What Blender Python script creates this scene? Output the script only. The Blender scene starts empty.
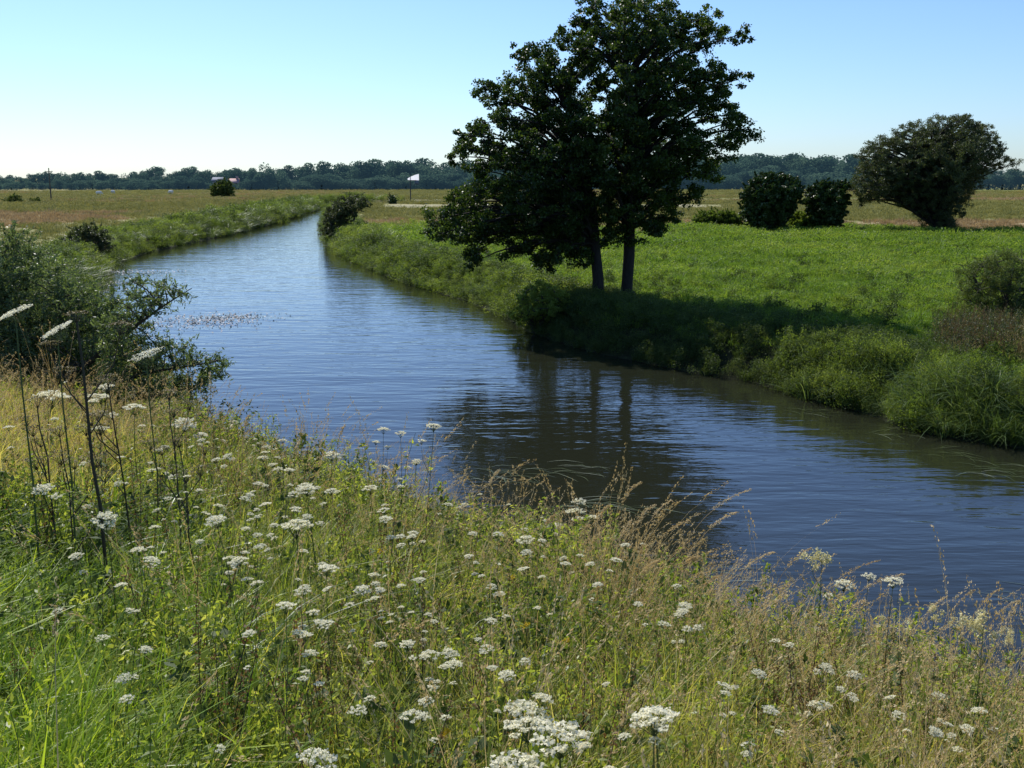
import bpy, math, random
import numpy as np
from mathutils import Vector, Matrix
R = np.random.default_rng(7)
random.seed(7)
scene = bpy.context.scene
COL = bpy.data.collections.new("landscape"); scene.collection.children.link(COL)

# ------------------------------------------------------------------ camera
F, PITCH, H = 1050.0, math.radians(11.15), 5.2
CP, SP = math.cos(PITCH), math.sin(PITCH)
cam_d = bpy.data.cameras.new("camera"); cam = bpy.data.objects.new("camera", cam_d)
COL.objects.link(cam); cam.location = (0, 0, H)
cam.rotation_euler = (math.radians(90) - PITCH, 0, 0)
cam_d.sensor_width = 36; cam_d.lens = 36 * F / 1024
cam_d.clip_start = .05; cam_d.clip_end = 9000
scene.camera = cam

def ray(px, py):
    x = (px - 512) / F; y = (384 - py) / F
    return np.array([x, CP + y * SP, -SP + y * CP])
def at(px, py, z=0.0):
    d = ray(px, py); t = (z - H) / d[2]
    return np.array([d[0] * t, d[1] * t, z])
def atY(px, py, Y):
    d = ray(px, py); t = Y / d[1]
    return np.array([d[0] * t, Y, H + d[2] * t])

# ------------------------------------------------------------------ river outline (world metres)
RB = [(80,203),(20,197),(-22,182),(-27,165)] + [tuple(at(x,y)[:2]) for x, y in
      [(325,214),(325,231),(331,246),(348,258),(368,268),(402,282),(440,293),(472,303),(503,317),(530,332),(560,343),(592,352),(640,362),(700,374),(745,380),(780,391),(820,402),(862,412),(905,428),(945,437),(985,443),(1026,449)]] + [(60,-33)]
LB = [(80,220),(20,215),(-25,202)] + [tuple(at(x,y)[:2]) for x, y in
      [(326,207),(300,215),(280,222),(255,228),(230,235),(190,243),(150,252),(125,260),(110,269)]] + \
      [(-21.5,54),(-17.5,43),(-12.4,32),(-8.2,24),(-4.8,18),(4.2,8.65),(60,-49.6)]
RB = np.array(RB); LB = np.array(LB)
POLY = np.vstack([RB, LB[::-1]])
def pdist(P, L):
    best = np.full(len(P), 1e9)
    for a, b in zip(L[:-1], L[1:]):
        ab = b - a; t = np.clip(((P - a) @ ab) / (ab @ ab), 0, 1)
        d = np.hypot(*(P - a - t[:, None] * ab).T); best = np.minimum(best, d)
    return best
def inside(P, L):
    n = len(L); c = np.zeros(len(P), bool); j = n - 1
    for i in range(n):
        xi, yi = L[i]; xj, yj = L[j]
        if yi != yj:
            c ^= ((yi > P[:, 1]) != (yj > P[:, 1])) & (P[:, 0] < (xj - xi) * (P[:, 1] - yi) / (yj - yi) + xi)
        j = i
    return c
def sm(x, a, b):
    t = np.clip((x - a) / (b - a), 0, 1); return t * t * (3 - 2 * t)
def wob(P, s=1.0):
    x, y = P[:, 0] / s, P[:, 1] / s
    return (np.sin(x * 1.7 + .6 * np.sin(y * 1.3)) + np.sin(y * 2.1 + 1.3 + .8 * np.sin(x * .9)) + .6 * np.sin(x * 3.9 + y * 3.1)) / 2.6
def river(P):
    dR, dL = pdist(P, RB), pdist(P, LB); ins = inside(P, POLY)
    return dR, dL, ins
def height(P, rv=None):
    P = np.asarray(P, float)
    if rv is None: rv = river(P)
    dR, dL, ins = rv; d = np.minimum(dR, dL)
    s = .72 * P[:, 0] + .69 * P[:, 1]
    prof = np.interp(s, [-40, -16, -4, 0, 4.5, 7, 8.6, 9, 10], [.8, .8, 3.55, 3.6, 2.25, 1.1, .35, 0, -.4])
    near = (dL < dR) & (P[:, 1] < 60)
    m = .9 * sm(d, 0, 1.5) * np.where(near & (s < 12), 0, 1) + .1 * sm(d, 1, 8) * wob(P, 3.0) + .02
    m = np.where(near & (s < 14), np.maximum(m, np.minimum(.9, d * .7)), m)
    out = np.where(near, np.maximum(m * np.where(s < 11, np.clip(d, 0, 1), 1), prof), m)
    out = out + np.where(near & (s < 9), .05 * wob(P, .45) * np.clip(d, 0, 1), 0)
    # gentle rise far beyond the meadows on the right
    out = out + 5.0 * sm(P[:, 1], 330, 620) * sm(P[:, 0], 40, 240)
    return np.where(ins, -1.1 * sm(d, 0, 1.8) - .01, np.maximum(out, .0 + .04 * np.clip(d, 0, 1)))
def hz(x, y): return float(height(np.array([[x, y]]))[0])

# ------------------------------------------------------------------ mesh helpers
def mk_mesh(name, V, Q, var=None, mats=(), mi=None, smooth=False):
    me = bpy.data.meshes.new(name); V = np.asarray(V, np.float32); Q = np.asarray(Q, np.int32)
    me.vertices.add(len(V)); me.vertices.foreach_set("co", V.ravel())
    me.loops.add(Q.size); me.loops.foreach_set("vertex_index", Q.ravel())
    me.polygons.add(len(Q)); me.polygons.foreach_set("loop_start", np.arange(0, Q.size, 4, dtype=np.int32))
    me.polygons.foreach_set("loop_total", np.full(len(Q), 4, np.int32))
    if mi is not None: me.polygons.foreach_set("material_index", np.asarray(mi, np.int32))
    if smooth: me.polygons.foreach_set("use_smooth", np.ones(len(Q), bool))
    me.update(calc_edges=True)
    if var is not None:
        a = me.attributes.new("var", 'FLOAT', 'POINT'); a.data.foreach_set("value", np.asarray(var, np.float32))
    for m in mats: me.materials.append(m)
    return me
class MB:
    """collects quads; every add carries a material slot and a var value"""
    def __init__(s): s.V = []; s.Q = []; s.A = []; s.M = []; s.n = 0
    def add(s, V, Q, var=None, m=0):
        V = np.asarray(V, float).reshape(-1, 3); Q = np.asarray(Q, int).reshape(-1, 4)
        s.V.append(V); s.Q.append(Q + s.n); s.n += len(V)
        s.A.append(np.broadcast_to(np.asarray(.5 if var is None else var, float), (len(V),))); s.M.append(np.full(len(Q), m))
        return s
    def mesh(s, name, mats, smooth=False):
        return mk_mesh(name, np.vstack(s.V), np.vstack(s.Q), np.concatenate(s.A), mats, np.concatenate(s.M), smooth)
def tube(pts, rad, n=6):
    pts = np.asarray(pts, float); k = len(pts); rad = np.broadcast_to(rad, (k,))
    T = np.gradient(pts, axis=0); T /= np.linalg.norm(T, axis=1)[:, None] + 1e-9
    ref = np.where(np.abs(T[:, 2:3]) > .9, np.array([[1., 0, 0]]), np.array([[0, 0, 1.]]))
    U = np.cross(T, ref); U /= np.linalg.norm(U, axis=1)[:, None] + 1e-9; W = np.cross(T, U)
    a = np.arange(n) * 2 * math.pi / n
    V = pts[:, None] + rad[:, None, None] * (np.cos(a)[None, :, None] * U[:, None] + np.sin(a)[None, :, None] * W[:, None])
    i = np.arange(k - 1)[:, None] * n; j = np.arange(n)[None]; j2 = (j + 1) % n
    Q = np.stack([i + j, i + j2, i + n + j2, i + n + j], -1).reshape(-1, 4)
    return V.reshape(-1, 3), Q
def rnd(n): 
    v = R.normal(size=(n, 3)); return v / (np.linalg.norm(v, axis=1)[:, None] + 1e-9)
def leaves(C, L, wr=.5, up=.6, droop=None):
    """one folded diamond-shaped leaf per centre; L length (array or number), wr width ratio"""
    n = len(C); L = np.broadcast_to(L, (n,))[:, None] * R.uniform(.7, 1.3, (n, 1))
    u = rnd(n) if droop is None else rnd(n) * .8 + droop
    u /= np.linalg.norm(u, axis=1)[:, None]
    nn = rnd(n) + np.array([0, 0, up]); w = np.cross(nn, u); w /= np.linalg.norm(w, axis=1)[:, None] + 1e-9
    nn = np.cross(u, w); W = L * wr * .5
    V = np.stack([C - u * L * .5, C + w * W + nn * W * .3 - u * L * .08, C + u * L * .5, C - w * W + nn * W * .3 - u * L * .08], 1)
    Q = np.arange(n * 4).reshape(n, 4); return V.reshape(-1, 3), Q
def blades(n, base_r, h, w, bend, lean=.25, seg=4, curl=1.0, centre=(0, 0)):
    a = R.uniform(0, 2 * math.pi, n); r = base_r * np.sqrt(R.uniform(0, 1, n))
    b = np.stack([centre[0] + r * np.cos(a), centre[1] + r * np.sin(a), np.zeros(n)], 1)
    hh = R.uniform(h[0], h[1], n)[:, None]; a2 = a + R.normal(0, .9, n)
    D = np.stack([np.cos(a2), np.sin(a2), np.zeros(n)], 1); l = R.normal(0, lean, (n, 1)) + lean * .5
    bb = R.uniform(bend[0], bend[1], (n, 1)); ww = (R.uniform(.7, 1.3, (n, 1)) * w)
    S = np.cross(D, [0, 0, 1]); tw = R.uniform(-1, 1, (n, 1)); S = S * np.cos(tw) + D * np.sin(tw)
    P = []
    for k in range(seg):
        t = k / (seg - 1)
        c = b + D * hh * (l * t + bb * t ** 2) + np.array([0, 0, 1]) * hh * (t - bb * curl * .55 * t ** 2.4)
        wt = ww * (1 - t ** 2.2 * .93) * (.65 + .35 * min(1, t * 4))
        P += [c - S * wt * .5, c + S * wt * .5]
    V = np.stack(P, 1); m = 2 * seg; i0 = np.arange(n)[:, None] * m
    Q = np.stack([i0[:, 0][:, None] + 2 * np.arange(seg - 1) + o for o in (0, 1, 3, 2)], -1).reshape(-1, 4)
    tt = np.tile(np.repeat(np.linspace(0, 1, seg), 2), n) * .35 + np.repeat(R.uniform(0, .65, n), m)
    tips = (P[-1] + P[-2]) / 2; tipd = tips - (P[-3] + P[-4]) / 2
    return V.reshape(-1, 3), Q, tt, tips, tipd

# ------------------------------------------------------------------ materials
def mat(name): 
    m = bpy.data.materials.new(name); m.use_nodes = True; nt = m.node_tree; nt.nodes.clear(); return m, nt
def N(nt, t, **k):
    n = nt.nodes.new(t)
    for a, b in k.items():
        if a in n.inputs: n.inputs[a].default_value = b
        else: setattr(n, a, b)
    return n
def ramp(nt, src, stops):
    r = nt.nodes.new('ShaderNodeValToRGB'); e = r.color_ramp.elements
    while len(e) < len(stops): e.new(.5)
    for i, (p, c) in enumerate(stops): e[i].position = p; e[i].color = (*c, 1)
    nt.links.new(src, r.inputs[0]); return r
def leaf_mat(name, stops, tr=.35, rough=.45, spec=.5, rv=.45, trc=(1.45, 1.38, .68), haze_glow=None):
    m, nt = mat(name); out = N(nt, 'ShaderNodeOutputMaterial')
    at_ = N(nt, 'ShaderNodeAttribute', attribute_name="var"); oi = N(nt, 'ShaderNodeObjectInfo')
    ma = N(nt, 'ShaderNodeMath', operation='MULTIPLY_ADD'); ma.inputs[1].default_value = rv
    ra = N(nt, 'ShaderNodeAttribute', attribute_name="rnd"); gt = N(nt, 'ShaderNodeMath', operation='GREATER_THAN'); gt.inputs[1].default_value = .5
    sb = N(nt, 'ShaderNodeMath', operation='SUBTRACT'); sb.inputs[1].default_value = 1.0; mxr = N(nt, 'ShaderNodeMix', data_type='FLOAT')
    nt.links.new(ra.outputs['Fac'], gt.inputs[0]); nt.links.new(ra.outputs['Fac'], sb.inputs[0]); nt.links.new(gt.outputs[0], mxr.inputs[0])
    nt.links.new(oi.outputs['Random'], mxr.inputs[2]); nt.links.new(sb.outputs[0], mxr.inputs[3])
    nt.links.new(mxr.outputs[0], ma.inputs[0])
    m2 = N(nt, 'ShaderNodeMath', operation='MULTIPLY'); m2.inputs[1].default_value = 1 - rv
    nt.links.new(at_.outputs['Fac'], m2.inputs[0]); nt.links.new(m2.outputs[0], ma.inputs[2])
    cr = ramp(nt, ma.outputs[0], stops)
    pb = N(nt, 'ShaderNodeBsdfPrincipled', Roughness=rough); pb.inputs['Specular IOR Level'].default_value = spec
    nt.links.new(cr.outputs[0], pb.inputs['Base Color'])
    tl = N(nt, 'ShaderNodeBsdfTranslucent'); mx = N(nt, 'ShaderNodeMix', data_type='RGBA', blend_type='MULTIPLY')
    mx.inputs[0].default_value = 1; mx.inputs[7].default_value = (*trc, 1)
    nt.links.new(cr.outputs[0], mx.inputs[6]); nt.links.new(mx.outputs[2], tl.inputs[0])
    if haze_glow: pb.inputs['Emission Color'].default_value = (*haze_glow, 1); pb.inputs['Emission Strength'].default_value = 1.6  # airlight imitated by a faint glow of the leaf itself
    ms = N(nt, 'ShaderNodeMixShader'); ms.inputs[0].default_value = tr
    nt.links.new(pb.outputs[0], ms.inputs[1]); nt.links.new(tl.outputs[0], ms.inputs[2]); nt.links.new(ms.outputs[0], out.inputs[0])
    return m
def noisy_mat(name, a, b, scale=8, rough=.8, bump=.3, stretch=(1, 1, 1)):
    m, nt = mat(name); out = N(nt, 'ShaderNodeOutputMaterial'); tc = N(nt, 'ShaderNodeTexCoord')
    mp = N(nt, 'ShaderNodeMapping'); mp.inputs['Scale'].default_value = stretch; nt.links.new(tc.outputs['Object'], mp.inputs[0])
    no = N(nt, 'ShaderNodeTexNoise', Scale=scale, Detail=6.0); nt.links.new(mp.outputs[0], no.inputs['Vector'])
    cr = ramp(nt, no.outputs['Fac'], [(.3, a), (.7, b)])
    pb = N(nt, 'ShaderNodeBsdfPrincipled', Roughness=rough); nt.links.new(cr.outputs[0], pb.inputs['Base Color'])
    bp = N(nt, 'ShaderNodeBump', Strength=bump); nt.links.new(no.outputs['Fac'], bp.inputs['Height']); nt.links.new(bp.outputs[0], pb.inputs['Normal'])
    nt.links.new(pb.outputs[0], out.inputs[0]); return m
M = {}
M['alder'] = leaf_mat('alder leaf', [(0, (.016,.034,.006)), (.5, (.038,.072,.012)), (1, (.10,.15,.03))], .42, .42, .35, .15)
M['ivy'] = leaf_mat('ivy leaf', [(0, (.018,.036,.010)), (.5, (.045,.085,.018)), (1, (.06,.08,.03))], .2, .45, .3, .15)
M['willow'] = leaf_mat('willow leaf', [(0, (.03,.042,.016)), (.5, (.065,.085,.032)), (1, (.12,.15,.065))], .35, .5, .3, .15)
M['sallow'] = leaf_mat('sallow leaf', [(0, (.04,.065,.025)), (.5, (.11,.165,.065)), (1, (.25,.32,.16))], .45, .45, .4, .1)
M['far'] = leaf_mat('distant leaf', [(0, (.035,.065,.04)), (.5, (.065,.11,.065)), (1, (.12,.18,.10))], .45, .9, .0, .5, (1,1,1), haze_glow=(.013, .028, .045))  # bluish distance haze is put into the leaves as emission
M['farpale'] = leaf_mat('distant pale leaf', [(0, (.05,.08,.085)), (1, (.10,.15,.13))], .15, .9, .0, .4)
M['bushy'] = leaf_mat('bank herb leaf', [(0, (.06,.10,.018)), (.5, (.16,.23,.038)), (1, (.32,.37,.09))], .5, .6, .2, .6)
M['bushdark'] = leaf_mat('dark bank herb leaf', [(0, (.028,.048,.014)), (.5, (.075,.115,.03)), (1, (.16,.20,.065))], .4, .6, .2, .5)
M['lush'] = leaf_mat('lush grass', [(0, (.07,.14,.014)), (.5, (.24,.37,.03)), (1, (.52,.60,.08))], .5, .4, .4, .5)
M['meadow'] = leaf_mat('meadow grass', [(0, (.05,.11,.014)), (.5, (.15,.245,.032)), (1, (.33,.39,.09))], .5, .5, .2, .6)
M['slope'] = leaf_mat('slope grass', [(0, (.07,.11,.014)), (.32, (.25,.33,.05)), (.62, (.56,.49,.13)), (1, (.88,.74,.38))], .55, .45, .4, .5)
M['herb'] = leaf_mat('herb leaf', [(0, (.05,.085,.016)), (.4, (.18,.25,.04)), (.75, (.40,.44,.09)), (1, (.62,.60,.2))], .55, .42, .35, .5)
M['dry'] = leaf_mat('dry grass', [(0, (.34,.23,.08)), (.5, (.60,.45,.20)), (1, (.80,.67,.40))], .35, .55, .2, .5, (1.1, 1, .8))
M['rust'] = leaf_mat('rusty herb', [(0, (.10,.05,.02)), (.5, (.20,.11,.04)), (1, (.33,.22,.09))], .3, .6, .2, .5, (1.1, 1, .8))
M['brownfield'] = leaf_mat('brown field grass', [(0, (.20,.15,.065)), (.5, (.37,.27,.14)), (1, (.50,.40,.22))], .3, .8, .1, .5, (1.1, 1, .8))
M['olive'] = leaf_mat('olive field grass', [(0, (.14,.15,.045)), (.5, (.26,.26,.08)), (1, (.40,.37,.15))], .3, .8, .1, .5, (1.1, 1, .8))
M['reed'] = leaf_mat('reed blade', [(0, (.04,.08,.018)), (.55, (.12,.19,.05)), (1, (.34,.40,.20))], .4, .4, .35, .4)
M['stem'] = leaf_mat('green stem', [(0, (.07,.10,.03)), (1, (.14,.17,.055))], .1, .5, .3, .5)
M['darkstem'] = leaf_mat('dark stem', [(0, (.035,.03,.017)), (1, (.08,.06,.035))], .0, .6, .3, .5)
M['floret'] = leaf_mat('white floret', [(0, (.62,.60,.34)), (.35, (.88,.84,.60)), (1, (.95,.91,.74))], .45, .6, .2, .2, (1, 1, .95))
M['cream'] = leaf_mat('cream floret', [(0, (.62,.56,.24)), (1, (.9,.82,.5))], .35, .6, .2, .3, (1, 1, .9))
M['seedbrown'] = leaf_mat('brown seed', [(0, (.14,.10,.035)), (1, (.27,.22,.09))], .2, .6, .2, .3, (1, 1, .9))
M['yellow'] = leaf_mat('yellow petal', [(0, (.6,.4,.02)), (1, (.8,.6,.03))], .3, .6, .2, .3, (1, 1, .8))
M['weed'] = leaf_mat('floating leaf', [(0, (.35,.31,.24)), (.5, (.6,.55,.48)), (1, (.85,.8,.74))], .0, .9, .0, .0, (1, 1, .8))
M['streamer'] = leaf_mat('water weed strand', [(0, (.05,.07,.02)), (.7, (.12,.15,.06)), (1, (.3,.33,.24))], .0, .3, .5, .0, (1, 1, .8))
M['bark'] = noisy_mat('bark', (.010,.009,.006), (.034,.028,.02), 9, .9, .6, (3, 3, .6))
M['twig'] = noisy_mat('twig bark', (.035,.03,.022), (.08,.065,.045), 12, .85, .3)
M['wood'] = noisy_mat('old post wood', (.06,.05,.04), (.11,.095,.08), 6, .9, .3, (4, 4, .4))
M['plaster'] = noisy_mat('pale plaster', (.5,.5,.5), (.62,.62,.62), 2, .9, .1)
M['greyplaster'] = noisy_mat('grey plaster', (.22,.25,.28), (.28,.31,.34), 2, .9, .1)
M['roof'] = noisy_mat('red roof tile', (.36,.22,.2), (.46,.3,.28), 3, .85, .3)
M['greyroof'] = noisy_mat('slate roof', (.10,.12,.16), (.15,.17,.22), 3, .8, .3)
M['white'] = leaf_mat('white cloth', [(0, (.9,.87,.87)), (1, (.92,.9,.9))], .75, .7, .1, .0, (1, 1, 1))
M['greycloth'] = noisy_mat('grey panel', (.16,.17,.17), (.22,.23,.22), 2, .8, .05)
M['pane'] = noisy_mat('dark window', (.02,.025,.03), (.035,.04,.05), 2, .15, .02)
M['wool'] = noisy_mat('white wool', (.62,.6,.55), (.75,.72,.68), 12, .95, .5)

# ------------------------------------------------------------------ objects
def obj(name, me, parent=None, loc=(0, 0, 0), rz=0, scl=1.0):
    o = bpy.data.objects.new(name, me); COL.objects.link(o); o.location = loc; o.rotation_euler = (0, 0, rz)
    o.scale = (scl,) * 3 if not hasattr(scl, '__len__') else scl
    if parent: o.parent = parent
    return o
def tag(o, label=None, cat=None, group=None, kind=None):
    if label: o['label'] = label
    if cat: o['category'] = cat
    if group: o['group'] = group
    if kind: o['kind'] = kind
    return o
def thing(name, label, cat, loc, rz=0, group=None, scl=1.0):
    return tag(obj(name, None, None, loc, rz, scl), label, cat, group)
def dup(src, loc, rz, scl, label, group):
    c = src.copy(); COL.objects.link(c); c.location = loc; c.rotation_euler = (0, 0, rz); c.scale = scl if hasattr(scl, '__len__') else (scl,) * 3
    c['label'] = label; c['group'] = group
    for ch in src.children:
        d = ch.copy(); COL.objects.link(d); d.parent = c
        for g in ch.children:
            e = g.copy(); COL.objects.link(e); e.parent = d
    return c

# ------------------------------------------------------------------ ground
def build_ground():
    r = 1.0 * 1.0195 ** np.arange(0, 445); r = np.concatenate([[.02, .4, .7], r])
    a = np.concatenate([np.radians(np.arange(-34, 34.01, .16)), np.radians(np.arange(36, 324.1, 3))])
    A, Rr = np.meshgrid(a, r); P = np.stack([np.sin(A) * Rr, np.cos(A) * Rr], -1).reshape(-1, 2)
    rv = river(P); z = height(P, rv); na, nr = len(a), len(r)
    V = np.column_stack([P, z]); i = np.arange(nr - 1)[:, None] * na; j = np.arange(na)[None]; j2 = (j + 1) % na
    Q = np.stack([i + j, i + na + j, i + na + j2, i + j2], -1).reshape(-1, 4)
    Q = Q[:, ::-1]
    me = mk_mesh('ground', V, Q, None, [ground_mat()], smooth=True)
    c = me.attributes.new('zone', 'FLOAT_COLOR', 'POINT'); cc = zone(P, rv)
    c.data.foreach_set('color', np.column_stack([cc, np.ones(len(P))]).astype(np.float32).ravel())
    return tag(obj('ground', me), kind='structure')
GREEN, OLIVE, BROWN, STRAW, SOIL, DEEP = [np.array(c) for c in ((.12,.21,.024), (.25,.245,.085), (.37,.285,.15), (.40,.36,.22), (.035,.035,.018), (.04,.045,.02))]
def zone(P, rv):
    dR, dL, ins = rv; x, y = P.T; near_d = np.minimum(dR, dL); right = dR < dL
    w = wob(P, 9.0); w2 = wob(P * np.array([.25, 1.0]), 6.0); w3 = wob(P, 2.3)
    def mixc(a, b, t): return a * (1 - t)[:, None] + b * t[:, None]
    c = np.tile(OLIVE, (len(P), 1))
    # right side
    cr = mixc(np.tile(GREEN, (len(P), 1)), np.tile(BROWN, (len(P), 1)), sm(y + 9 * w + 4 * w3, 76, 94))
    cr = mixc(cr, np.tile(OLIVE, (len(P), 1)), sm(y + 6 * w, 100, 112))
    cr = mixc(cr, np.tile(STRAW, (len(P), 1)), sm(y + 2 * w, 146, 152) * (1 - sm(y, 166, 172)) * sm(x, -26, -14) * (1 - sm(x, 26, 36)))
    cr = mixc(cr, np.tile(OLIVE * np.array([1.1, .95, .9]), (len(P), 1)), sm(y, 175, 190))
    cr = mixc(cr, np.tile(BROWN * 1.1, (len(P), 1)), sm(y, 225, 240) * (1 - sm(y, 262, 280)))
    cr = mixc(cr, np.tile(GREEN * 1.1, (len(P), 1)), .7 * sm(y, 430, 470) * sm(x, 160, 200))
    # left side
    cl = mixc(np.tile(OLIVE, (len(P), 1)), np.tile(BROWN, (len(P), 1)), sm(dL + 5 * w, 9, 20) * (1 - sm(y + 8 * w, 112, 150)))
    cl = mixc(cl, np.tile(BROWN, (len(P), 1)), .7 * sm(w2, .1, .8) * sm(y, 150, 180))
    cl = mixc(cl, np.tile(GREEN, (len(P), 1)), .35 * sm(-w2, .1, .8) * sm(y, 100, 130))
    cl = mixc(cl, np.tile(STRAW * .7, (len(P), 1)), .6 * sm(y, 196, 204) * (1 - sm(y, 212, 220)))
    c = np.where(right[:, None], cr, cl)
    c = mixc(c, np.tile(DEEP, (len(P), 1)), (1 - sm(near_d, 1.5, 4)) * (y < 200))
    s = .72 * x + .69 * y
    c = np.where(((~right) & (s < 9) & (y < 40))[:, None], SOIL, c)
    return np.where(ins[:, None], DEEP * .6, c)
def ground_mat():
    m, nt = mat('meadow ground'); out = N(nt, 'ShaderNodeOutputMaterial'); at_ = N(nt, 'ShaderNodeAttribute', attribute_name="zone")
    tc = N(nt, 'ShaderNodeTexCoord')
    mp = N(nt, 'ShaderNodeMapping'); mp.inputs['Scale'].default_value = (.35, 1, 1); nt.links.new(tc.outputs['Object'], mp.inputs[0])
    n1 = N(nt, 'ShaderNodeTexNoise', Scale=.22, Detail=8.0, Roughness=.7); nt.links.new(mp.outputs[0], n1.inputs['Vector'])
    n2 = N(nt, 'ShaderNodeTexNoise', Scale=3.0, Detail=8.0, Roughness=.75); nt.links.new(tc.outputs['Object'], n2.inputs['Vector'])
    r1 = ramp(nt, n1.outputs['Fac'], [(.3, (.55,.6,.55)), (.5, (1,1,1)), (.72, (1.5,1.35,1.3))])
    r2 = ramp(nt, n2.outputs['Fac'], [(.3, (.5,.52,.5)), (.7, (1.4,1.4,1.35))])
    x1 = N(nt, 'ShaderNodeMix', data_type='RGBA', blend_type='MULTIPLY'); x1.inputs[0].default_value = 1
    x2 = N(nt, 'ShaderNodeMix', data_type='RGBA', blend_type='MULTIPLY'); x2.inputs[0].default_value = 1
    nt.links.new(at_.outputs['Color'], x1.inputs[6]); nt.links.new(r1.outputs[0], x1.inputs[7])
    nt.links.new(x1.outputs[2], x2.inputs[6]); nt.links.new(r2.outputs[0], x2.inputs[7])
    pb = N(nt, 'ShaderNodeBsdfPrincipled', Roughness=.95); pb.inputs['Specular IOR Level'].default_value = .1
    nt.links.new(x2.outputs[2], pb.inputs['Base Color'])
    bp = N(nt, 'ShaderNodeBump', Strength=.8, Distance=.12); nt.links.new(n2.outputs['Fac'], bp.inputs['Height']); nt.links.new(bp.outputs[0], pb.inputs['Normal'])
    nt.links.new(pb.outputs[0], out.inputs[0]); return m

def build_water():
    m, nt = mat('river water'); out = N(nt, 'ShaderNodeOutputMaterial'); tc = N(nt, 'ShaderNodeTexCoord')
    pb = N(nt, 'ShaderNodeBsdfPrincipled', Roughness=.04, IOR=1.38)
    pb.inputs['Base Color'].default_value = (.019, .021, .012, 1)
    hs = None
    for sc, stre, rot, wgt, det in ((1.2, (.40, 1.25, 1), .12, .58, 3.0), (3.2, (.36, 1.25, 1), -.10, .34, 2.5), (.30, (.6, 1.1, 1), .2, .95, 2.0), (9.0, (.5, 1.2, 1), .2, .06, 2.0)):
        mp = N(nt, 'ShaderNodeMapping'); mp.inputs['Scale'].default_value = stre; mp.inputs['Rotation'].default_value = (0, 0, rot)
        nt.links.new(tc.outputs['Object'], mp.inputs[0])
        no = N(nt, 'ShaderNodeTexNoise', Scale=sc, Detail=det, Roughness=.5, Distortion=.35); nt.links.new(mp.outputs[0], no.inputs['Vector'])
        mu = N(nt, 'ShaderNodeMath', operation='MULTIPLY'); mu.inputs[1].default_value = wgt; nt.links.new(no.outputs['Fac'], mu.inputs[0])
        if hs is None: hs = mu
        else:
            ad = N(nt, 'ShaderNodeMath', operation='ADD'); nt.links.new(hs.outputs[0], ad.inputs[0]); nt.links.new(mu.outputs[0], ad.inputs[1]); hs = ad
    bp = N(nt, 'ShaderNodeBump', Strength=1.0, Distance=.036); nt.links.new(hs.outputs[0], bp.inputs['Height']); nt.links.new(bp.outputs[0], pb.inputs['Normal'])
    nt.links.new(pb.outputs[0], out.inputs[0])
    xs = np.linspace(-70, 80, 61); ys = np.linspace(-45, 225, 109); X, Y = np.meshgrid(xs, ys)
    V = np.column_stack([X.ravel(), Y.ravel(), np.zeros(X.size)]); nx = len(xs)
    i = np.arange(len(ys) - 1)[:, None] * nx; j = np.arange(nx - 1)[None]
    Q = np.stack([i + j, i + j + 1, i + nx + j + 1, i + nx + j], -1).reshape(-1, 4)
    # keep only cells near the channel
    c = V[Q].mean(1)[:, :2]; dR, dL, ins = river(c); Q = Q[ins | (np.minimum(dR, dL) < 3.5)]
    return tag(obj('river_water', mk_mesh('river water', V, Q, None, [m], smooth=True)), kind='structure')

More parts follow.
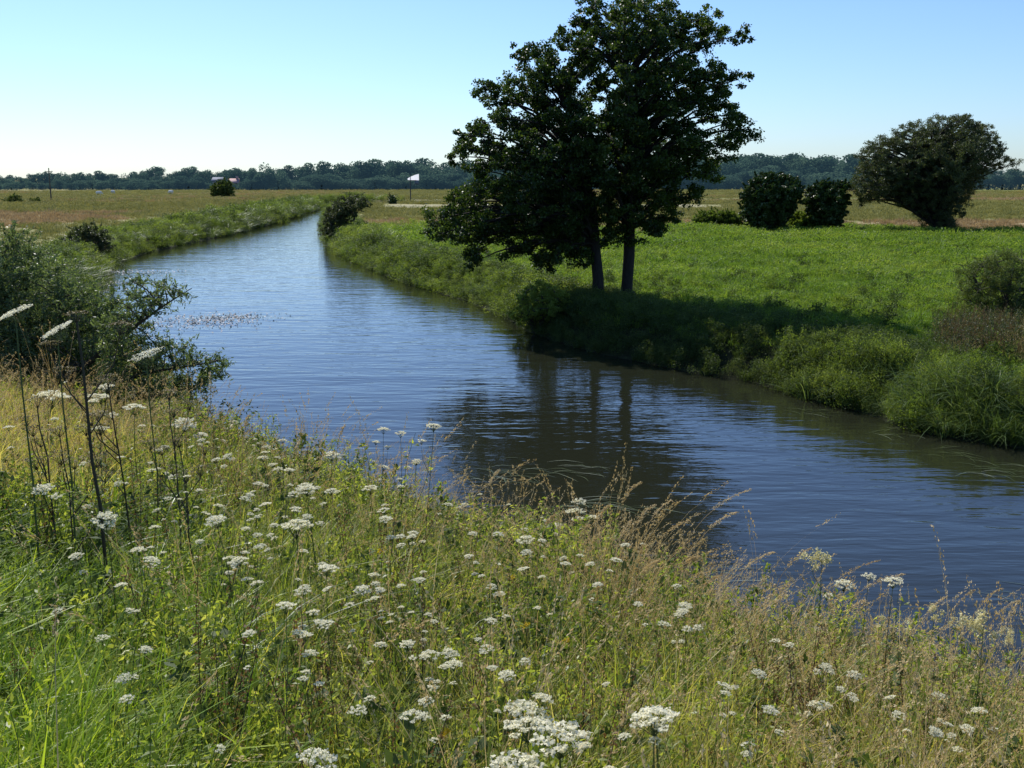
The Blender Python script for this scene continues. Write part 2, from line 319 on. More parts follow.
# ------------------------------------------------------------------ scatter of uncountable growth
def proto_collection(name, meshes):
    c = bpy.data.collections.new(name)
    for i, me in enumerate(meshes): c.objects.link(bpy.data.objects.new("%s_%02d" % (name, i), me))
    return c
def scatter(name, P, coll, ncl, scl, label, cat, tilt=.12, zs=None, sink=.03, idx=None, rv=None):
    if len(P) == 0: return
    z = height(P) - sink; n = len(P)
    me = bpy.data.meshes.new(name); me.vertices.add(n); me.vertices.foreach_set('co', np.column_stack([P, z]).astype(np.float32).ravel())
    rot = np.column_stack([R.normal(0, tilt, n), R.normal(0, tilt, n), R.uniform(0, 2 * math.pi, n)]).astype(np.float32)
    s = R.uniform(scl[0], scl[1], n) if not isinstance(scl, np.ndarray) else scl
    sz = np.ones(n) if zs is None else zs
    a = me.attributes.new('rot', 'FLOAT_VECTOR', 'POINT'); a.data.foreach_set('vector', rot.ravel())
    a = me.attributes.new('scl', 'FLOAT_VECTOR', 'POINT'); a.data.foreach_set('vector', np.column_stack([s, s, s * sz]).astype(np.float32).ravel())
    a = me.attributes.new('idx', 'INT', 'POINT'); a.data.foreach_set('value', (R.integers(0, ncl, n) if idx is None else idx).astype(np.int32))
    rr = R.uniform(0, 1, n) * .6 + .4 * (.5 + .5 * np.clip(wob(P, 4.0) * 1.4, -1, 1)) if rv is None else np.clip(rv + R.normal(0, .16, n), 0, 1)
    a = me.attributes.new('rnd', 'FLOAT', 'POINT'); a.data.foreach_set('value', (1 + rr).astype(np.float32))
    o = obj(name, me); tag(o, label, cat, None, 'stuff')
    ng = bpy.data.node_groups.new(name, 'GeometryNodeTree')
    ng.interface.new_socket('Geometry', in_out='INPUT', socket_type='NodeSocketGeometry'); ng.interface.new_socket('Geometry', in_out='OUTPUT', socket_type='NodeSocketGeometry')
    gi = ng.nodes.new('NodeGroupInput'); go = ng.nodes.new('NodeGroupOutput'); ci = ng.nodes.new('GeometryNodeCollectionInfo')
    ci.inputs['Collection'].default_value = coll; ci.inputs['Separate Children'].default_value = True; ci.inputs['Reset Children'].default_value = True
    ip = ng.nodes.new('GeometryNodeInstanceOnPoints'); ip.inputs['Pick Instance'].default_value = True
    def na(nm, t):
        q = ng.nodes.new('GeometryNodeInputNamedAttribute'); q.data_type = t; q.inputs['Name'].default_value = nm
        return [s for s in q.outputs if s.enabled and s.name == 'Attribute'][0]
    er = ng.nodes.new('FunctionNodeEulerToRotation')
    ng.links.new(gi.outputs[0], ip.inputs['Points']); ng.links.new(ci.outputs[0], ip.inputs['Instance'])
    ng.links.new(na('idx', 'INT'), ip.inputs['Instance Index']); ng.links.new(na('rot', 'FLOAT_VECTOR'), er.inputs[0]); ng.links.new(er.outputs[0], ip.inputs['Rotation'])
    ng.links.new(na('scl', 'FLOAT_VECTOR'), ip.inputs['Scale']); rl = ng.nodes.new('GeometryNodeRealizeInstances'); ng.links.new(ip.outputs[0], rl.inputs[0]); ng.links.new(rl.outputs[0], go.inputs[0])
    md = o.modifiers.new('scatter', 'NODES'); md.node_group = ng
    return o

def clump_grass(n, r, h, w, bend, m, seg=4, lean=.25):
    b = MB(); V, Q, t, _, _ = blades(n, r, h, w, bend, lean, seg); b.add(V, Q, np.clip(t * 1.25 - .12, 0, 1)); return b.mesh('grass tuft', [m])
def clump_seed(n, r, h, m1, m2, spread=.16, seedL=.012, head=.13, per=26):
    b = MB(); V, Q, t, tips, td = blades(n, r, h, .003, (.1, .55), .22, 6, .8); b.add(V, Q, t * .8 + .1)
    td = td / (np.linalg.norm(td, axis=1)[:, None] + 1e-9)
    td[:, 2] *= .8
    u = R.uniform(-1, .25, (n, per)); C = tips[:, None] + td[:, None] * u[..., None] * head + R.normal(0, .0038, (n, per, 3)) - np.array([0, 0, 1]) * (np.clip(u, 0, 1) ** 2)[..., None] * .05
    V, Q = leaves(C.reshape(-1, 3), seedL, .38, .1, np.repeat(td, per, 0) * 2.4); b.add(V, Q, np.repeat(R.uniform(.3, 1, n * per), 4), 1)
    V, Q, t, _, _ = blades(n, r, (h[0] * .3, h[0] * .7), .005, (.2, .9), .4, 4); b.add(V, Q, t, 0)
    return b.mesh('seeding grass tuft', [m1, m2])
def clump_herb(ns, r, h, m, ms, leafL=.035, per=34, wr=.45, spread=.05, sr=.0022):
    b = MB()
    for i in range(ns):
        a, q = R.uniform(0, 6.28), r * math.sqrt(R.uniform()); hh = R.uniform(*h)
        base = np.array([q * math.cos(a), q * math.sin(a), 0]); d = np.array([math.cos(a), math.sin(a), 0]) * R.uniform(0, .35) * hh
        ts = np.linspace(0, 1, 5)[:, None]; pts = base + d * ts ** 1.5 + np.array([0, 0, hh]) * ts + R.normal(0, .012, (5, 3)) * ts
        V, Q = tube(pts, np.linspace(sr, sr * .4, 5), 3); b.add(V, Q, R.uniform(0, 1), 1)
        t = R.uniform(.12, 1, per) ** .8
        C = np.stack([np.interp(t, ts[:, 0], pts[:, k]) for k in range(3)], 1) + R.normal(0, 1, (per, 3)) * spread * np.array([1, 1, .5]) * (1.25 - t)[:, None]
        V, Q = leaves(C, leafL, wr, .8); b.add(V, Q, np.repeat(R.uniform(0, .6) + .4 * R.uniform(0, 1, per), 4), 0)
    return b.mesh('leafy herb', [m, ms])
def clump_bush(n, r, h, m, leafL, wr=.45):
    b = MB(); k = 9; cc = np.column_stack([R.normal(0, r * .5, (k, 2)), R.uniform(.25, .95, k) * h])
    for c in cc:
        q = n // k; C = c + rnd(q) * np.array([r * .38, r * .38, h * .22]) * R.uniform(.6, 1.05, (q, 1)); C[:, 2] = np.abs(C[:, 2])
        V, Q = leaves(C, leafL, wr, .7); b.add(V, Q, np.repeat(R.uniform(0, .55) + .45 * R.uniform(0, 1, q), 4))
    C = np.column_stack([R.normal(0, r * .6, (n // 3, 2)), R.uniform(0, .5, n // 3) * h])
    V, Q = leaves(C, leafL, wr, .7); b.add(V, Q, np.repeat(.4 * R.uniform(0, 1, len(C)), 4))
    return b.mesh('bushy herb', [m])
def clump_reed(n, r, h, w, m):
    b = MB(); V, Q, t, _, _ = blades(n, r, h, w, (.25, 1.1), .25, 6, 1.15); b.add(V, Q, t)
    return b.mesh('drooping reed tuft', [m])
def clump_spike(n, r, h, m, ms):
    """leafless brown plumes as on docks and dead sorrel"""
    b = MB()
    for i in range(n):
        a, q = R.uniform(0, 6.28), r * math.sqrt(R.uniform()); hh = R.uniform(*h)
        ts = np.linspace(0, 1, 4)[:, None]; pts = np.array([q * math.cos(a), q * math.sin(a), 0]) + np.array([R.normal(0, .1), R.normal(0, .1), hh]) * ts
        V, Q = tube(pts, np.linspace(.003, .0012, 4), 3); b.add(V, Q, .5, 1)
        t = R.uniform(.45, 1, 60); C = np.stack([np.interp(t, ts[:, 0], pts[:, k]) for k in range(3)], 1) + R.normal(0, .014, (60, 3)) * (1.3 - t)[:, None] * 1.6
        V, Q = leaves(C, .011, .7, .3); b.add(V, Q, np.repeat(R.uniform(0, 1, 60), 4), 0)
    return b.mesh('brown plume', [m, ms])

fine = proto_collection('fine grass', [clump_grass(75, .16, (.18, .5), .0055, (.2, .9), M['slope']) for _ in range(4)])
lush = proto_collection('lush grass', [clump_grass(80, .14, (.15, .42), .0085, (.2, 1.0), M['lush']) for _ in range(4)])
herb = proto_collection('herb', [clump_herb(9, .14, (.22, .5), M['herb'], M['stem'], .024, 46, .4, .035) for _ in range(4)]
        + [clump_herb(7, .12, (.2, .42), M['bushdark'], M['stem'], .045, 26, .45, .05) for _ in range(2)])
dryc = proto_collection('dry grass', [clump_seed(13, .12, (.5, .9), M['dry'], M['dry']) for _ in range(5)])
rust = proto_collection('rusty herb', [clump_spike(5, .12, (.45, .75), M['rust'], M['darkstem']) for _ in range(3)])
mead = proto_collection('meadow grass', [clump_grass(60, .34, (.12, .34), .018, (.2, 1.0), M['meadow'], 3) for _ in range(3)]
        + [clump_bush(110, .3, .28, M['meadow'], .06, .5) for _ in range(2)])
far_br = proto_collection('brown tussock', [clump_grass(70, .9, (.25, .6), .06, (.1, .7), M['brownfield'], 3) for _ in range(3)])
far_ol = proto_collection('olive tussock', [clump_grass(70, .9, (.25, .6), .06, (.1, .7), M['olive'], 3) for _ in range(2)] + [clump_bush(110, .8, .55, M['olive'], .16, .5)])
far_gr = proto_collection('green tussock', [clump_bush(160, .8, .6, M['bushy'], .14, .5) for _ in range(2)] + [clump_grass(70, .8, (.25, .6), .05, (.1, .7), M['meadow'], 3)])
bank_g = proto_collection('bank herb', [clump_bush(420, .55, .85, M['bushy'], .075) for _ in range(3)] + [clump_bush(420, .5, .9, M['bushdark'], .08) for _ in range(2)]
        + [clump_reed(90, .3, (.7, 1.2), .018, M['reed'])])
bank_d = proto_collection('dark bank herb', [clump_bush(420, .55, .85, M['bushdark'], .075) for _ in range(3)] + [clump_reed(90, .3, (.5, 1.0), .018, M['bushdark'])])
reedc = proto_collection('reed', [clump_reed(40, .22, (.8, 1.35), .026, M['reed']) for _ in range(3)])

def pts_polar(n, r0, r1, a0=-30, a1=30, k=1.0):
    u = R.uniform(0, 1, n); r = (r0 ** (k + 1) + u * (r1 ** (k + 1) - r0 ** (k + 1))) ** (1 / (k + 1)) if k != -1 else r0 * (r1 / r0) ** u
    a = np.radians(R.uniform(a0, a1, n)); return np.column_stack([np.sin(a) * r, np.cos(a) * r])
def project(P, z):
    x, y, zz = P[:, 0], P[:, 1], z - H; d = y * CP - zz * SP; return 512 + F * x / d, 384 - F * (y * SP + zz * CP) / d

TR = []   # trunks' footprints etc (unused by rules, keeps scatter from growing through trunks)
def build_stuff():
    # ---- near slope
    def slope_pts(n):
        P = pts_polar(n, 1.2, 26, -42, 40, .15); dR, dL, ins = river(P); s = .72 * P[:, 0] + .69 * P[:, 1]
        k = (~ins) & (dL < dR) & (s < 9.0) & (s > .2); P = P[k]; return P, project(P, height(P))
    P, (px, py) = slope_pts(15000); w = wob(P, 1.1); u = R.uniform(0, 1, len(P))
    lushm = sm(330 - px + 60 * w, 0, 260) * sm(py, 470, 640)
    dk = np.exp(-((px - 85) / 95) ** 2 - ((py - 590) / 42) ** 2) + .9 * np.exp(-((px - 290) / 110) ** 2 - ((py - 735) / 45) ** 2)  # dark green patch at left; bottom pocket imitates shade between plants
    tone = .17 + .28 * sm(px, 380, 760) + .2 * sm(px, 250, 420) * sm(620 - py, 0, 120) + .42 * sm(190 - px, 0, 120) * sm(560 - py, 0, 70) + .16 * w - .25 * lushm
    u2 = u + .85 * dk
    k = u2 < .66 * (1 - .8 * lushm); scatter('slope_grass', P[k], fine, 4, (.7, 1.35), 'fine green and straw grass covering the near river bank', 'grass', .25, rv=tone[k])
    k2 = R.uniform(0, 1, len(P)) < lushm * .95 * (1 - .7 * dk); scatter('lush_grass', P[k2], lush, 4, (.75, 1.3), 'bright green lush grass at the lower left corner', 'grass', .2)
    P, (px, py) = slope_pts(9000); w = wob(P, .9); dk = np.exp(-((px - 85) / 95) ** 2 - ((py - 590) / 42) ** 2) + np.exp(-((px - 290) / 120) ** 2 - ((py - 735) / 45) ** 2)
    k = R.uniform(0, 1, len(P)) < (.55 + .35 * w) * (1 - .7 * dk) * (1 - .8 * sm(190 - px, 0, 110) * sm(540 - py, 0, 60)) * (1 - .8 * sm(170 - px, 0, 100) * sm(py, 620, 660)); scatter('bank_herbs', P[k], herb, 6, (.7, 1.35), 'low leafy herbs mixed into the grass of the near bank', 'herbs', .15)
    P, (px, py) = slope_pts(9000); w = wob(P, 1.3); s = .72 * P[:, 0] + .69 * P[:, 1]
    pr = .15 + .55 * sm(px, 520, 660) * sm(s, 3.2, 5.2) + .95 * sm(190 - px, 0, 110) * sm(540 - py, 0, 60) + .12 * sm(px, 250, 500) * sm(py, 440, 620)
    pr *= (1 - .9 * lushm_at(px, py)) * np.where(w > -.3, 1, .4)
    k = R.uniform(0, 1, len(P)) < pr * .5; scatter('dry_grass', P[k], dryc, 5, (.7, 1.2), 'tall straw coloured grass with drooping seed heads on the near bank', 'dry grass', .2)
    P, (px, py) = slope_pts(9000); s = .72 * P[:, 0] + .69 * P[:, 1]; w = wob(P, .7)
    k = (s > 4.8) & (R.uniform(0, 1, len(P)) < (.16 + .22 * sm(w, -.2, .7))) & (px > 60); scatter('tall_edge_herbs', P[k], herb, 6, (1.2, 2.1), 'taller leafy herbs along the crest and foot of the near bank', 'herbs', .2)
    k = (s > 4.6) & (R.uniform(0, 1, len(P)) < .05 + .16 * sm(w, .1, .8) + .10 * sm(px, 520, 620)) & ~((s > 4.8) & (R.uniform(0, 1, len(P)) < .1)); scatter('arching_dry_grass', P[k], dryc, 5, (1.1, 1.65), 'long arching dry grass stems standing against the water', 'dry grass', .33)
    P, (px, py) = slope_pts(2200); k = R.uniform(0, 1, len(P)) < .16 + .35 * sm(wob(P, 1.6), .2, .8)
    scatter('rusty_plumes', P[k], rust, 3, (.7, 1.15), 'rust brown seeding plumes among the near bank grass', 'seed plumes', .15)
    P, (px, py) = slope_pts(9000); dk = np.exp(-((px - 85) / 95) ** 2 - ((py - 590) / 42) ** 2) + .8 * np.exp(-((px - 290) / 110) ** 2 - ((py - 735) / 45) ** 2)  # shade of the bottom pocket is put in as dark leaf colour
    k = R.uniform(0, 1, len(P)) < dk * .3; scatter('dark_herb_shade_patch', P[k], proto_collection('dark herb', [clump_herb(8, .14, (.25, .5), M['bushdark'], M['darkstem'], .05, 34, .4, .06), clump_reed(22, .1, (.4, .7), .010, M['reed'])]), 2, (.7, 1.2), 'dark green broad leaved herbs, partly painted shade, and long arching blades in the lower left', 'herbs', .2)
    # ---- right meadow
    P = pts_polar(36000, 20, 98, -14, 31, .7); rv = river(P); dR, dL, ins = rv
    k = (~ins) & (dR < dL) & (dR > 1.0); P = P[k]; y = P[:, 1]; w = wob(P, 9.0)
    k = R.uniform(0, 1, len(P)) < (1 - sm(y + 9 * w + 4 * wob(P, 2.3), 78, 92)); P = P[k]; D = np.hypot(*P.T)
    scatter('meadow_grass', P, mead, 5, R.uniform(.6, 1.3, len(P)) * np.clip(D / 45, .8, 1.6) * (1 + .3 * wob(P, 1.9)), 'bright green grass of the meadow across the river', 'grass', .15)
    Pw = pts_polar(15000, 24, 92, -14, 31, .6); dR, dL, ins = river(Pw); w = wob(Pw, 5.0) + .6 * wob(Pw, 1.7)
    k = (~ins) & (dR < dL) & (dR > 1.5) & (R.uniform(0, 1, len(Pw)) < .03 + .30 * sm(w, .35, 1.1) + .35 * (1 - sm(dR, 3, 8)) + .15 * (1 - sm(Pw[:, 1], 30, 48))) & (Pw[:, 1] < 90)
    scatter('meadow_weeds', Pw[k], proto_collection('meadow weed', [clump_bush(260, .35, .45, M['bushdark'], .06), clump_bush(260, .35, .4, M['bushy'], .06), clump_grass(90, .25, (.3, .6), .015, (.2, .9), M['meadow'])]), 3, (.6, 1.2), 'darker taller weeds scattered through the green meadow', 'weeds', .15)
    # ---- far fields
    P = pts_polar(26000, 30, 360, -29, 30, .45); dR, dL, ins = river(P); x, y = P.T; d = np.minimum(dR, dL); right = dR < dL
    ok = (~ins) & (d > 2) & ((.72 * x + .69 * y > 12) | right | (y > 45)) & (~(right & (y < 80)))
    track = right & (y > 146) & (y < 170) & (x > -20) & (x < 32)
    P = P[ok & ~track]; dR, dL, ins = river(P); z = zone(P, (dR, dL, ins)); x, y = P.T
    rel = z[:, 0] / (z[:, 1] + 1e-6); D = np.hypot(x, y); sc = R.uniform(.55, 1.0, len(P)) * np.clip(D / 110, .6, 1.7)
    zsc = np.clip(120 / D, .4, 1.0)
    br = rel > 1.15; gr = rel < .72; ol = ~(br | gr)
    for nm, kk, cc, lb in (('brown_field_grass', br, far_br, 'brown seeding grass in the far fields'), ('olive_field_grass', ol, far_ol, 'olive green rough grass in the far fields'), ('green_field_growth', gr, far_gr, 'greener rank growth in patches of the far fields')):
        scatter(nm, P[kk], cc, 3, sc[kk], lb, 'grass', .1, zsc[kk])
    # ---- strips of growth along the water
    def strip(L, n, off0, off1, ymin, ymax, kmin=0):
        seg = np.diff(L, axis=0); ln = np.hypot(*seg.T); mid = (L[:-1] + L[1:]) / 2; D = np.clip(np.hypot(*mid.T), 15, None)
        w = ln / D ** .8 * ((mid[:, 1] > ymin - 8) & (mid[:, 1] < ymax + 8)); i = R.choice(len(seg), n, p=w / w.sum()); t = R.uniform(0, 1, n)[:, None]
        P = L[i] + seg[i] * t; nn = np.column_stack([seg[i][:, 1], -seg[i][:, 0]]); nn /= np.hypot(*nn.T)[:, None]
        o = R.uniform(off0, off1, n)[:, None]; A = P + nn * o; B = P - nn * o; ia = inside(A, POLY)
        Q = np.where(ia[:, None], B, A); k = (Q[:, 1] > ymin) & (Q[:, 1] < ymax) & ~inside(Q, POLY); return Q[k], o[k][:, 0] if False else None
    P, _ = strip(LB, 2600, .0, 3.6, 44, 204); D = np.hypot(*P.T); s = R.uniform(.7, 1.25, len(P)) * np.clip(D / 75, .9, 1.5) * (1 + .35 * wob(P, 2.2))
    scatter('left_bank_growth', P, bank_g, 6, s, 'thick green herbs lining the left bank of the river', 'bank plants', .12, np.full(len(P), .8))
    P, _ = strip(LB, 500, .0, 2.5, 20, 46); scatter('left_bank_near_growth', P, bank_d, 4, (.8, 1.3), 'dark herbs on the left bank behind the willow bush', 'bank plants', .12)
    P, _ = strip(RB, 3200, -.0, 2.6, 38, 170); D = np.hypot(*P.T); s = R.uniform(.6, 1.1, len(P)) * np.clip(D / 60, .8, 1.15) * (1 + .3 * wob(P, 1.6))
    scatter('right_bank_growth', P, bank_g, 6, s, 'pale and dark green herbs lining the right bank upstream of the tall trees', 'bank plants', .12, np.full(len(P), .8))
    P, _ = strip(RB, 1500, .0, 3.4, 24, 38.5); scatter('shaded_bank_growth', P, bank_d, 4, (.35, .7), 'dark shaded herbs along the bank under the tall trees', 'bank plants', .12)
    P, _ = strip(RB, 800, -.1, 1.5, 14, 26.5); px, py = project(P, height(P)); P = P[px > 770]
    bank_n = proto_collection('near bank herb', [clump_bush(460, .42, .8, M['bushy'], .06), clump_bush(460, .42, .85, M['bushdark'], .06), clump_bush(460, .4, .8, M['bushy'], .05), clump_herb(26, .3, (.6, 1.05), M['bushy'], M['stem'], .08, 30, .22, .06), clump_reed(34, .3, (.6, 1.2), .022, M['reed'])])
    scatter('sunlit_bank_growth', P, bank_n, 5, R.uniform(.38, .75, len(P)) * (1 + .4 * wob(P, .9)), 'sunlit green herbs hanging over the water on the right bank', 'bank plants', .15)
    P, _ = strip(RB, 420, .1, 1.2, 12, 23.5); px, py = project(P, height(P)); P = P[(px > 915) | (R.uniform(0, 1, len(P)) < .4) & (px > 780)]
    scatter('reeds', P, reedc, 3, (.4, .72), 'drooping pale green reed leaves on the right bank by the frame edge', 'reeds', .15)
    # mixed brown and grey herbs above the right bank
    a = at(985, 345, .9); P = a[:2] + R.normal(0, 1, (330, 2)) * np.array([2.4, 1.9]); dR, dL, ins = river(P); P = P[(~ins) & (dR > 1.6)]
    px, py = project(P, height(P)); P = P[px > 935]
    scatter('brown_bank_herbs', P, proto_collection('brown herb', [clump_spike(16, .3, (.5, .95), M['rust'], M['darkstem']), clump_herb(14, .3, (.4, .85), M['willow'], M['stem'], .05, 40, .45, .07),
            clump_seed(24, .25, (.5, .9), M['dry'], M['dry'])]), 3, (.7, 1.1), 'brown and grey seeding herbs above the right bank', 'herbs', .15)
    # water edge at the near bank
    P, _ = strip(LB, 500, .0, 1.3, 4, 20); scatter('near_edge_growth', P, herb, 6, (.7, 1.2), 'dark herbs at the foot of the near bank by the water', 'herbs', .2)
    # ---- floating weed
    b = MB(); c = at(188, 326)
    for k in range(5):
        q = 260; cc = c[:2] + R.normal(0, 1, 2) * np.array([1.0, 1.4]); C = np.column_stack([cc + R.normal(0, 1, (q, 2)) * np.array([.75, 1.1]), R.uniform(.004, .018, q)])
        V, Q = leaves(C, .09, .7, 12); V[:, 2] = np.clip(V[:, 2], .004, .03); b.add(V, Q, np.repeat(R.uniform(0, 1, q), 4))
    for (x, y, sx, sy, q) in ((118, 272, 1.6, .8, 260), (112, 284, 1.4, 1.0, 160), (215, 317, .5, .8, 60)):
        cc = at(x, y); C = np.column_stack([cc[:2] + R.normal(0, 1, (q, 2)) * np.array([sx, sy]), R.uniform(.004, .018, q)])
        V, Q = leaves(C, .12, .7, 12); V[:, 2] = np.clip(V[:, 2], .004, .03); b.add(V, Q, np.repeat(R.uniform(0, 1, q), 4))
    tag(obj('floating_weed', b.mesh('floating weed', [M['weed']])), 'pale floating weed on the water beside the willow bush', 'water weed', None, 'stuff')
    b = MB()
    for (x, y, n) in ((555, 470, 16), (575, 505, 22), (605, 505, 12), (500, 478, 10), (500, 470, 12), (715, 575, 6), (990, 470, 18), (940, 452, 14), (800, 410, 10), (1000, 600, 6), (880, 432, 12)):
        c = at(x, y, 0.004)
        for i in range(n):
            a = R.normal(-.55, .35); L = R.uniform(.25, .8); p = c + np.array([*R.normal(0, .28, 2), R.uniform(0, .008)]); d = np.array([math.cos(a), math.sin(a), 0])
            s_ = np.array([-d[1], d[0], 0]); t = np.linspace(0, 1, 5)[:, None]; ctr = p + d * L * t + s_ * .1 * np.sin(t * R.uniform(1, 4)) 
            wd = .008 * np.sin(np.clip(t, .08, .95) * math.pi); V = np.concatenate([ctr - s_ * wd, ctr + s_ * wd]); V[:, 2] += R.uniform(.0, .02) * np.tile(np.sin(t[:, 0] * 3), 2) ** 2
            Q = [[k, k + 1, k + 6, k + 5] for k in range(4)]; b.add(V, Q, R.uniform(0, 1))
    tag(obj('water_weed_strands', b.mesh('weed strands', [M['streamer']])), 'thin green weed strands trailing on the river surface', 'water weed', None, 'stuff')
def lushm_at(px, py): return sm(330 - px, 0, 260) * sm(py, 470, 640)

# ------------------------------------------------------------------ trees whose crown outlines are given as px silhouettes at a world distance
def sample_crown(outline, Y, spacing, depth_k, maxdep, gaps=(), n_try=5000):
    O = np.array(outline, float); lo, hi = O.min(0), O.max(0); C = []
    pts = R.uniform(0, 1, (n_try, 2)) * (hi - lo) + lo; pts = pts[inside(pts, O)]
    E = np.vstack([O, O[:1]]); de = pdist(pts, E)
    for p, d in zip(pts, de):
        if d < spacing * R.uniform(.1, .5): continue
        if any((p[0] - g[0]) ** 2 + ((p[1] - g[1]) * 1.2) ** 2 < (g[2] + (9 if spacing > 20 else 0)) ** 2 for g in gaps): continue
        m = Y / F; hd = min(maxdep, spacing * m * .9 + d * m * depth_k); y = R.uniform(-1, 1) * hd
        w = atY(p[0], p[1], Y + y)
        # perspective: keep silhouettes by projecting at centre depth
        w[0] = atY(p[0], p[1], Y)[0] * (1 + .0 * y); w[2] = atY(p[0], p[1], Y)[2]; w[1] = Y + y
        C.append((*w, min(1, d / spacing)))
    C = np.array(C); keep = []
    for i, c in enumerate(C):
        if all(((C[j][:3] - c[:3]) ** 2).sum() > (spacing * Y / F * .85) ** 2 for j in keep): keep.append(i)
    return C[keep]
def build_tree(name, label, cat, base, trunk, clumps, R_cl, nleaf, leafL, leafmat, wr=.6, up=.6, barkmat=None, group=None, sub=7, limb_r=.05, limbs=True, droop=None, flat=.75, crownpart='crown', shoots=2):
    base = np.array(base, float); root = thing(name, label, cat, tuple(base), 0, group)
    tr = np.array(trunk, float); b = MB(); bm = barkmat or M['bark']
    for t in (trunk if isinstance(trunk[0][0], (list, tuple)) else [trunk]):
        t = np.array(t, float); k = 14; u = np.linspace(0, 1, len(t)); uu = np.linspace(0, 1, k)
        p = np.column_stack([np.interp(uu, u, t[:, i]) for i in range(4)]); p[1:-1, :2] += R.normal(0, .03, (k - 2, 2)) * (p[1:-1, 3:4] + .05) * 4
        V, Q = tube(p[:, :3] - base, p[:, 3], 10); V += R.normal(0, .012, V.shape); b.add(V, Q)
    obj('trunk', b.mesh('trunk', [bm], True), root)
    T = np.array([q for t in (trunk if isinstance(trunk[0][0], (list, tuple)) else [trunk]) for q in np.column_stack([np.interp(np.linspace(0, 1, 30), np.linspace(0, 1, len(t)), np.array(t)[:, i]) for i in range(4)])])
    bb = MB(); lb = MB()
    for c in clumps:
        cc = c[:3]; hd = np.hypot(*(T[:, :2] - cc[:2]).T); want = cc[2] - .55 * hd - .2
        lo_ = base[2] + .25 * (T[:, 2].max() - base[2]); i = np.argmin(np.abs(T[:, 2] - want) + .15 * hd + 9 * (T[:, 2] < lo_) * (T[:, 2].max() - base[2] > 7)); s = T[i, :3]
        if limbs and R.uniform() < limbs:
            L = np.linalg.norm(cc - s); t = np.linspace(0, 1, 7)[:, None]
            pts = s + (cc - s) * t + np.array([0, 0, .12 * L]) * np.sin(t * math.pi) + np.cumsum(R.normal(0, .025 * L, (7, 3)), 0) * t * (1 - t) * 2
            r0 = min(T[i, 3] * .55, limb_r * (.35 + .16 * L)); V, Q = tube(pts - base, np.linspace(r0, .012, 7), 5); bb.add(V, Q)
        rc = R_cl * R.uniform(.75, 1.2); q = max(8, int(nleaf / sub)); v0 = R.uniform(0, .5)
        for k in range(sub):
            sc = cc + rnd(1)[0] * np.array([1, 1, flat]) * rc * R.uniform(.35, .95); rs = rc * R.uniform(.28, .5)
            C = sc + rnd(q) * np.array([1, 1, .7]) * rs * R.uniform(.2, 1.05, (q, 1))
            V, Q = leaves(C - base, leafL, wr, up, droop); lb.add(V, Q, np.repeat(np.clip(v0 + R.uniform(0, .2) + .4 * R.uniform(0, 1, q), 0, 1), 4))
            if shoots and k < shoots and R.uniform() < .5:
                o = rnd(1)[0] * np.array([1, .5, .8]) + np.array([0, 0, .35]); o /= np.linalg.norm(o); e = cc + o * rc * R.uniform(1.15, 1.6); u = R.uniform(.45, 1, 34)[:, None]
                V, Q = leaves(cc + (e - cc) * u + R.normal(0, .09 * rc, (34, 3)) * (1.3 - u) - base, leafL * .85, wr, up, o); lb.add(V, Q, np.repeat(np.clip(v0 + .6 * R.uniform(0, 1, 34), 0, 1), 4))
                V, Q = tube(np.array([cc, (cc + e) / 2, e]) - base, [.012, .008, .003], 3); bb.add(V, Q)
            if limbs and k % 2 == 0:
                V, Q = tube(np.array([cc, (cc + sc) / 2 + R.normal(0, .04 * rc, 3), sc]) - base, [.012, .009, .004], 4); bb.add(V, Q)
    if bb.V: obj('branches', bb.mesh('branches', [bm], True), root)
    obj(crownpart, lb.mesh('crown', [leafmat]), root)
    return root

